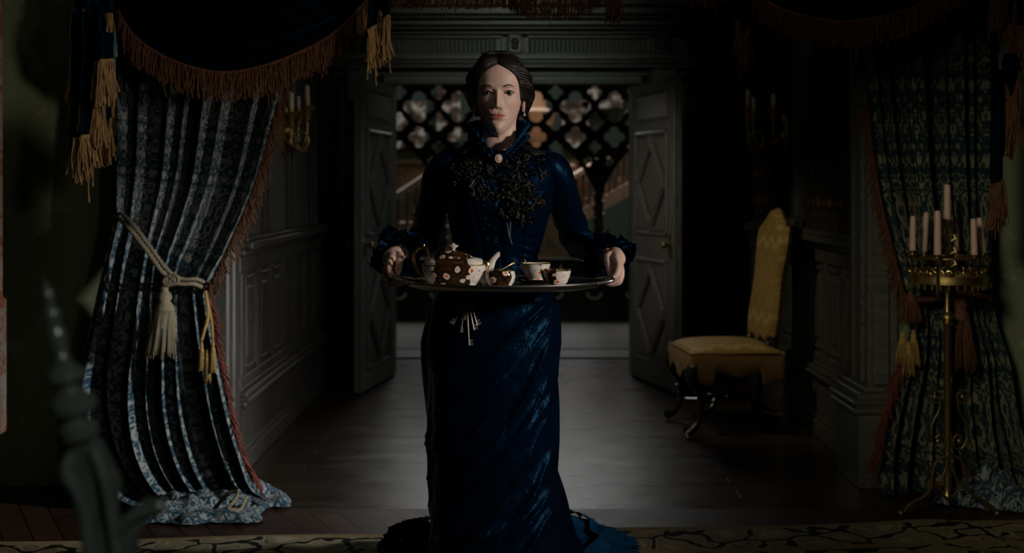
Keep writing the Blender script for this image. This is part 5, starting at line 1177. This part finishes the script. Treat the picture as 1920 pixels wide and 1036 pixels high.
# ---- gown
def noise1(p): return mnoise.noise(Vector(p))
def gown():
    zs = np.concatenate([np.linspace(1.432, 1.33, 26), np.linspace(1.328, 0.026, 330)])
    Zk = [1.432, 1.415, 1.40, 1.388, 1.375, 1.36, 1.34, 1.29, 1.23, 1.17, 1.12, 1.085, 1.06, 1.03, 0.99, 0.95, 0.83, 0.66, 0.43, 0.28, 0.02]
    ak = [0.060, 0.070, 0.092, 0.118, 0.146, 0.163, 0.172, 0.166, 0.156, 0.142, 0.128, 0.119, 0.117, 0.135, 0.166, 0.180, 0.193, 0.186, 0.177, 0.178, 0.200]
    bf = [0.050, 0.052, 0.060, 0.068, 0.078, 0.088, 0.100, 0.124, 0.132, 0.115, 0.098, 0.088, 0.086, 0.100, 0.120, 0.130, 0.138, 0.140, 0.145, 0.155, 0.185]
    bb = [0.070, 0.072, 0.078, 0.085, 0.092, 0.098, 0.104, 0.106, 0.100, 0.092, 0.085, 0.080, 0.085, 0.12, 0.17, 0.20, 0.23, 0.25, 0.30, 0.36, 0.46]
    cx_ = [-0.036, -0.037, -0.038, -0.039, -0.039, -0.039, -0.039, -0.039, -0.041, -0.042, -0.043, -0.044, -0.046, -0.050, -0.054, -0.056, -0.061, -0.060, -0.058, -0.058, -0.055]
    nA3 = 420; q = np.linspace(-PI, PI, nA3, endpoint=False); A = np.zeros((len(zs), nA3, 3)); UV = np.zeros((len(zs), nA3, 2))
    for j, z in enumerate(zs):
        a, b1, b2, cx = (np.interp(z, Zk[::-1], v[::-1]) for v in (ak, bf, bb, cx_))
        c, s = np.cos(q), np.sin(q); d = np.where(c > 0, b1, b2); n = 2.15
        r = 1/((np.abs(s)/a)**n+(np.abs(c)/d)**n)**(1/n)
        x = cx+r*s; y = 3.50-r*c; front = np.clip(c+0.35, 0, 1)
        disp = np.zeros(nA3)
        if z < 1.02:
            skirt = sm(1.02, 0.93, z) if False else min(1, (1.02-z)/0.09)
            # swagged drapery: creases climb from the left front round to the right hip
            u = (x+0.27)/0.42
            for (zc, amp, wd, cl) in ((0.93, 0.010, 0.020, 0.30), (0.86, 0.008, 0.016, 0.42), (0.80, 0.012, 0.020, 0.45), (0.73, 0.010, 0.016, 0.5), (0.665, 0.014, 0.022, 0.5), (0.60, 0.010, 0.016, 0.5), (0.54, 0.014, 0.020, 0.48), (0.47, 0.012, 0.018, 0.46), (0.41, 0.014, 0.020, 0.44), (0.34, 0.010, 0.018, 0.40), (0.27, 0.013, 0.022, 0.36), (0.19, 0.010, 0.02, 0.32)):
                g = zc-0.16+cl*np.clip(u, 0, 1.2)**2.3+0.03*np.sin(u*7+zc*30)-0.06*np.clip(u-0.1, 0, 1)
                mod = 0.35+0.65*np.abs(np.array([noise1((uu*3.2, zc*17, 2)) for uu in u]))*1.6
                mod = np.clip(mod-0.25, 0, 1)*1.3
                disp += 1.5*amp*mod*(1.25*np.exp(-np.abs(z-g)/(wd*0.6))+0.5*np.exp(-np.abs(z-g+0.022)/(wd*0.3))*np.abs(np.sin(u*5+zc*40)))*front
            disp += (0.006*np.sin(q*9+z*6)+0.004*np.sin(q*17-z*9))*np.clip(-c+0.5, 0, 1)*skirt*3
            disp += 0.010*np.sin((x-0.10)*120+z*4)*np.exp(-((x-0.115)/0.045)**2)*np.clip(c, 0, 1)*min(1, (1.02-z)*3)
            disp *= skirt
        if z > 1.02:
            for xs_, aa in ((-0.115, 0.0035), (0.035, 0.0035), (-0.04, 0.002)):
                disp -= aa*np.exp(-((x-xs_*(0.6+0.5*(z-1.0)/0.35))/0.006)**2)*(c > 0)*(z < 1.33)
            disp += 0.0035*np.sin(z*260+x*60)*np.exp(-((np.abs(x-cx)-0.10)/0.03)**2)*np.exp(-((z-1.09)/0.05)**2)
            disp += 0.004*np.sin(z*95-x*70)*np.exp(-((x-0.085)/0.035)**2)*np.exp(-((z-1.27)/0.06)**2)*(c > 0)
            disp += 0.012*(np.exp(-((np.abs(x-cx)-0.068)/0.045)**2)*np.exp(-((z-1.245)/0.05)**2))*(c > 0)
        nz = np.array([noise1((xx*9, zz_*7, 5)) for xx, zz_ in zip(x, np.full(nA3, z))])*0.005
        rr = r+disp+nz
        A[j, :, 0] = cx+rr*s; A[j, :, 1] = 3.50-rr*c; A[j, :, 2] = z; UV[j, :, 0] = q*0.2; UV[j, :, 1] = z
        if z < 0.6:                                                    # train drawn backwards to the right
            k = (0.6-z)**1.6*np.clip(-c+0.1, 0, 1); A[j, :, 1] += k*0.75; A[j, :, 0] += k*0.42
    m = MB(); m.grid(A[::-1], UV[::-1].reshape(-1, 2), close=True); return m, A
gm, GA = gown()
for sg in (-1, 1):                                                     # sleeves
    s, e, w = SH[sg], EL[sg], WR[sg]
    c = crom([(*(s+Vector((-sg*0.055, 0, 0.035))), 0.030), (*(s+Vector((-sg*0.005, 0, 0.012))), 0.050), (*s.lerp(e, 0.45), 0.0485), (*e, 0.0465), (*e.lerp(w, 0.5), 0.042), (*w.lerp(e, 0.08), 0.036)], 110)
    pts = [Vector(q[:3]) for q in c]; K = 56; A = np.zeros((110, K, 3)); UV = np.zeros((110, K, 2))
    nrm = Vector((0, 1, 0))
    for i in range(110):
        t = (pts[min(i+1, 109)]-pts[max(i-1, 0)]).normalized(); nrm = (nrm-t*nrm.dot(t)).normalized(); bi = t.cross(nrm)
        for j in range(K):
            a = 2*PI*j/K; tt = i/109
            wr = 0.0030*math.sin(tt*62+2.2*math.sin(a))*math.exp(-((tt-0.58)/0.16)**2)+0.0022*math.sin(tt*85+2*math.cos(a))*math.exp(-((tt-0.92)/0.15)**2)+0.003*noise1((tt*9, math.cos(a)*1.2, math.sin(a)*1.2+sg))
            p = pts[i]+(nrm*math.cos(a)+bi*math.sin(a))*(c[i][3]+wr); A[i, j] = p; UV[i, j] = (a*0.05, tt)
    gm.grid(A, UV, close=True)
gm.build('gown', 'blue_velvet', woman, auto=False)
# ruffles
def ruffle(m, path, outv, width, waves, amp, nv=10, n=None, seed=0, rag=0.0):
    path = [Vector(p) for p in path]; outv = [Vector(o) for o in outv]; n = n or len(path)*1; g = np.random.default_rng(seed)
    N = max(60, int(waves*9)); A = np.zeros((nv, N, 3)); cp = crom([tuple(p) for p in path], N); co_ = crom([tuple(o) for o in outv], N); jit = np.repeat(g.random(N//3+1), 3)[:N]
    for i in range(N):
        s = i/(N-1); t = Vector(cp[min(i+1, N-1)]-cp[max(i-1, 0)]).normalized(); o = Vector(co_[i]); o.normalize(); b = t.cross(o)
        for j in range(nv):
            v = j/(nv-1); wd = width(s) if callable(width) else width
            ph = s*waves*2*PI; a_ = amp*(0.25+v)
            p = Vector(cp[i])+o*wd*v*(1-rag*jit[i]*(v > 0.8))+b*a_*math.sin(ph)+t*a_*0.7*math.sin(2*ph)*v
            A[j, i] = p
    m.grid(A); return m
m = MB()                                                               # standing collar
cl = [(-0.040, 3.395, 1.362), (-0.058, 3.405, 1.385), (-0.088, 3.44, 1.412), (-0.098, 3.49, 1.425), (-0.070, 3.535, 1.432), (-0.036, 3.545, 1.434), (0.0, 3.535, 1.432), (0.022, 3.49, 1.425), (0.012, 3.44, 1.412), (-0.012, 3.405, 1.385), (-0.030, 3.395, 1.362)]
oc = [(-0.25, -0.5, 0.5), (-0.5, -0.35, 0.7), (-0.5, -0.1, 0.9), (-0.55, 0.1, 1), (-0.3, 0.3, 1), (0, 0.4, 1), (0.3, 0.3, 1), (0.55, 0.1, 1), (0.55, -0.1, 0.9), (0.5, -0.35, 0.7), (0.25, -0.5, 0.5)]
ruffle(m, cl, oc, lambda s: 0.020+0.044*math.sin(PI*min(1, max(0, s)))**0.6, 26, 0.0045, 12, seed=1)
ruffle(m, [(p[0]*1.0, p[1]-0.004, p[2]-0.006) for p in cl], [(o[0]*1.8, o[1]*1.5, o[2]*0.6) for o in oc], lambda s: 0.016+0.026*math.sin(PI*s), 30, 0.004, 8, seed=2)
m.build('collar_ruffle', 'blue_silk_ruffle', woman, auto=False)
m = MB(); bp = Vector(((935-960)*3.375/F, 3.375, EYE-(297-HOR)*3.375/F)); m.ball(bp, 0.010, 14, (0.85, 0.4, 1.05)); m.tube([(bp.x+0.0095*math.cos(a*PI/12), bp.y-0.001, bp.z+0.0115*math.sin(a*PI/12)) for a in range(25)], 0.0013, 6, cap=False); m.build('cameo_brooch', 'cameo', woman)
# black lace: yoke and cascade of ragged leaves down the front
def gown_y(x, z):
    j = int(np.argmin(np.abs(GA[:, 0, 2]-z))); row = GA[j]; fr = row[row[:, 1] < 3.52]; return float(fr[np.argmin(np.abs(fr[:, 0]-x)), 1])
g = np.random.default_rng(17); m = MB(); beads = MB()
def leaf(px, py, size, ang):
    x = (px-960)*3.38/F; z = EYE-(py-HOR)*3.38/F; y = gown_y(x, z)-0.005-0.008*g.random()
    n = 22; rows = []; tl = (g.random()-0.5)*0.9; t2 = (g.random()-0.5)*0.9
    for rr in (0.05, 0.5, 0.85, 1.0):
        row = []
        for k in range(n):
            a = 2*PI*k/n; R = size*rr*(0.75+0.25*math.cos(a*5+ang*3))*(1.25 if math.cos(a) > 0 else 0.9)
            u = R*math.cos(a); v = R*0.72*math.sin(a); cx2 = u*math.cos(ang)-v*math.sin(ang); cz2 = u*math.sin(ang)+v*math.cos(ang)
            row.append((x+cx2, y+tl*cx2+t2*cz2-0.006*rr*rr*math.sin(a*4), z+cz2))
        rows.append(row)
    m.grid(np.array(rows), close=True)
pts_ = []
for _ in range(85): t = g.random(); pts_.append((lerp(978, 972, t)+g.normal()*22*(1-0.45*t), lerp(300, 415, t), 0.016))
for _ in range(60): t = g.random(); pts_.append((lerp(925, 868, t)+g.normal()*13, lerp(290, 330, t)+g.normal()*10, 0.015))
for _ in range(40): t = g.random(); pts_.append((lerp(905, 985, t)+g.normal()*8, 285+abs(t-0.45)*25+g.normal()*8, 0.014))
for _ in range(30): t = g.random(); pts_.append((lerp(890, 905, t)+g.normal()*10, lerp(330, 372, t), 0.012))
for (px, py, s_) in pts_:
    if abs(px-938) < 24 and py < 304: continue
    leaf(px, py, s_*(0.7+0.6*g.random()), g.random()*6.28)
m.build('lace_trim', 'black_lace', woman, auto=False)
# dull lace yoke over the shoulders
for sg, pts in ((-1, [(0.062, 1.414), (0.085, 1.402), (0.11, 1.392), (0.13, 1.382)]), (1, [(0.060, 1.414), (0.085, 1.402), (0.11, 1.392), (0.135, 1.380)])):
    mm = MB(); rows = []
    for (dx, z) in pts:
        row = []
        for b in np.linspace(-1, 1, 14):
            q = sg*(PI/2)*(1-0.0)+b*0.75*(-sg); rr = dx+0.006; row.append((WX+rr*math.sin(q)*1.02, 3.50-(dx*0.70+0.012)*math.cos(q)*1.1, z+0.006+0.001*math.sin(b*30)-0.006*abs(b)))
        rows.append(row)
    mm.grid(np.array(rows)); o = mm.build('lace_yoke', 'black_lace', woman, auto=False); md = o.modifiers.new('s', 'SOLIDIFY'); md.thickness = 0.003
for _ in range(70):
    t = g.random(); px, py = (lerp(870, 915, g.random()), 300+g.random()*60) if t < 0.5 else (lerp(905, 935, g.random()), 330+g.random()*130) if t < 0.8 else (lerp(950, 1000, g.random()), 300+g.random()*110)
    x = (px-960)*3.37/F; z = EYE-(py-HOR)*3.37/F; beads.ball((x, gown_y(x, z)-0.012, z), 0.0014+0.0008*g.random(), 6)
o = beads.build('jet_beads', 'bead', woman); o['kind'] = 'stuff'
for (a, b_) in (((951, 418), (954, 440)), ((957, 416), (956, 444)), ((889, 338), (880, 350)), ((890, 352), (887, 364)), ((953, 436), (960, 458))):
    m = MB(); w3 = lambda p: ((p[0]-960)*3.35/F, gown_y((p[0]-960)*3.35/F, EYE-(p[1]-HOR)*3.35/F)-0.014, EYE-(p[1]-HOR)*3.35/F); m.tube([w3(a), w3(b_)], [0.0016, 0.0022], 6, flat=0.5); m.build('ribbon_tip', 'ribbon_tip', woman)
# cuffs
for sg in (-1, 1):
    m = MB(); w = WR[sg]; f = (w-EL[sg]).normalized(); u = Vector((sg, 0, 0)); v = f.cross(u).normalized(); u = v.cross(f).normalized()
    for (back, r0, wd, wv, am, sd) in ((-0.030, 0.037, 0.062, 11, 0.010, 1), (-0.010, 0.035, 0.055, 13, 0.009, 2), (0.012, 0.033, 0.042, 12, 0.008, 3)):
        pa = [tuple(w+f*back+(u*math.cos(a)+v*math.sin(a))*r0) for a in np.linspace(-PI, PI, 14)]; ou = [tuple((u*math.cos(a)+v*math.sin(a))*0.75+f*0.75) for a in np.linspace(-PI, PI, 14)]
        ruffle(m, pa, ou, lambda s, wd=wd: wd*(0.85+0.2*math.sin(s*25)), wv, am, 10, seed=sd+sg)
    m.build('cuff_ruffle', 'blue_velvet', woman, auto=False)
# hem ruffle and train frill
m = MB(); g = np.random.default_rng(5)
def floor_y(px, d): return (px-960)*d/F
def frill(path, outs, wd, wv, am, sd, rag=0.25): ruffle(m, path, outs, wd, wv, am, 10, seed=sd, rag=rag)
HR = [tuple(GA[-1, i]) for i in range(0, 420, 14)]; cxh, cyh = np.mean([p[0] for p in HR]), np.mean([p[1] for p in HR])
for (zz_, wd, sd) in ((0.085, 0.10, 1), (0.05, 0.15, 2), (0.14, 0.09, 3)):
    pa = [(p[0], p[1], zz_) for p in HR]+[(HR[0][0], HR[0][1], zz_)]; ou = [(p[0]-cxh, (p[1]-cyh), -0.12) for p in HR]; ou.append(ou[0]); ou = [(o[0]/math.hypot(o[0], o[1]), o[1]/math.hypot(o[0], o[1]), -0.05-zz_*3) for o in ou]
    frill(pa, ou, wd, 70, 0.007, sd)
# train spread on the rug behind her, to her left and right
def train_frill(x0, y0, a0, a1, R, z0, wv, sd, wd):
    pa = [(x0+R*math.cos(a), y0+R*math.sin(a)*0.9, z0) for a in np.linspace(a0, a1, 12)]; ou = [(math.cos(a), math.sin(a), -0.30) for a in np.linspace(a0, a1, 12)]
    frill(pa, ou, wd, wv, 0.006, sd, 0.2)
train_frill(0.10, 4.05, -1.2, 2.4, 0.13, 0.13, 34, 11, 0.22); train_frill(0.10, 4.05, -1.3, 2.6, 0.16, 0.09, 40, 12, 0.20); train_frill(0.09, 4.08, -1.2, 2.6, 0.05, 0.16, 26, 13, 0.20)
train_frill(-0.22, 4.0, 1.4, 4.6, 0.06, 0.17, 30, 14, 0.16); train_frill(-0.22, 4.0, 1.4, 4.7, 0.10, 0.12, 34, 15, 0.15)
m.build('hem_ruffle', 'blue_silk_ruffle', woman, auto=False)
# gathered train over the floor linking skirt and frill
m = MB(); A = np.zeros((40, 90, 3))
for j in range(40):
    v = j/39
    for i in range(90):
        a = lerp(-1.5, 4.4, i/89); R = 0.02+0.24*v; A[j, i] = (lerp(0.02, 0.03, v)+R*math.cos(a)*1.0, 3.95+R*math.sin(a)*1.1, 0.30*(1-v)**1.8+0.045+0.012*math.sin(a*14+v*2)*v)
m.grid(A); m.build('train', 'blue_velvet', woman, auto=False)
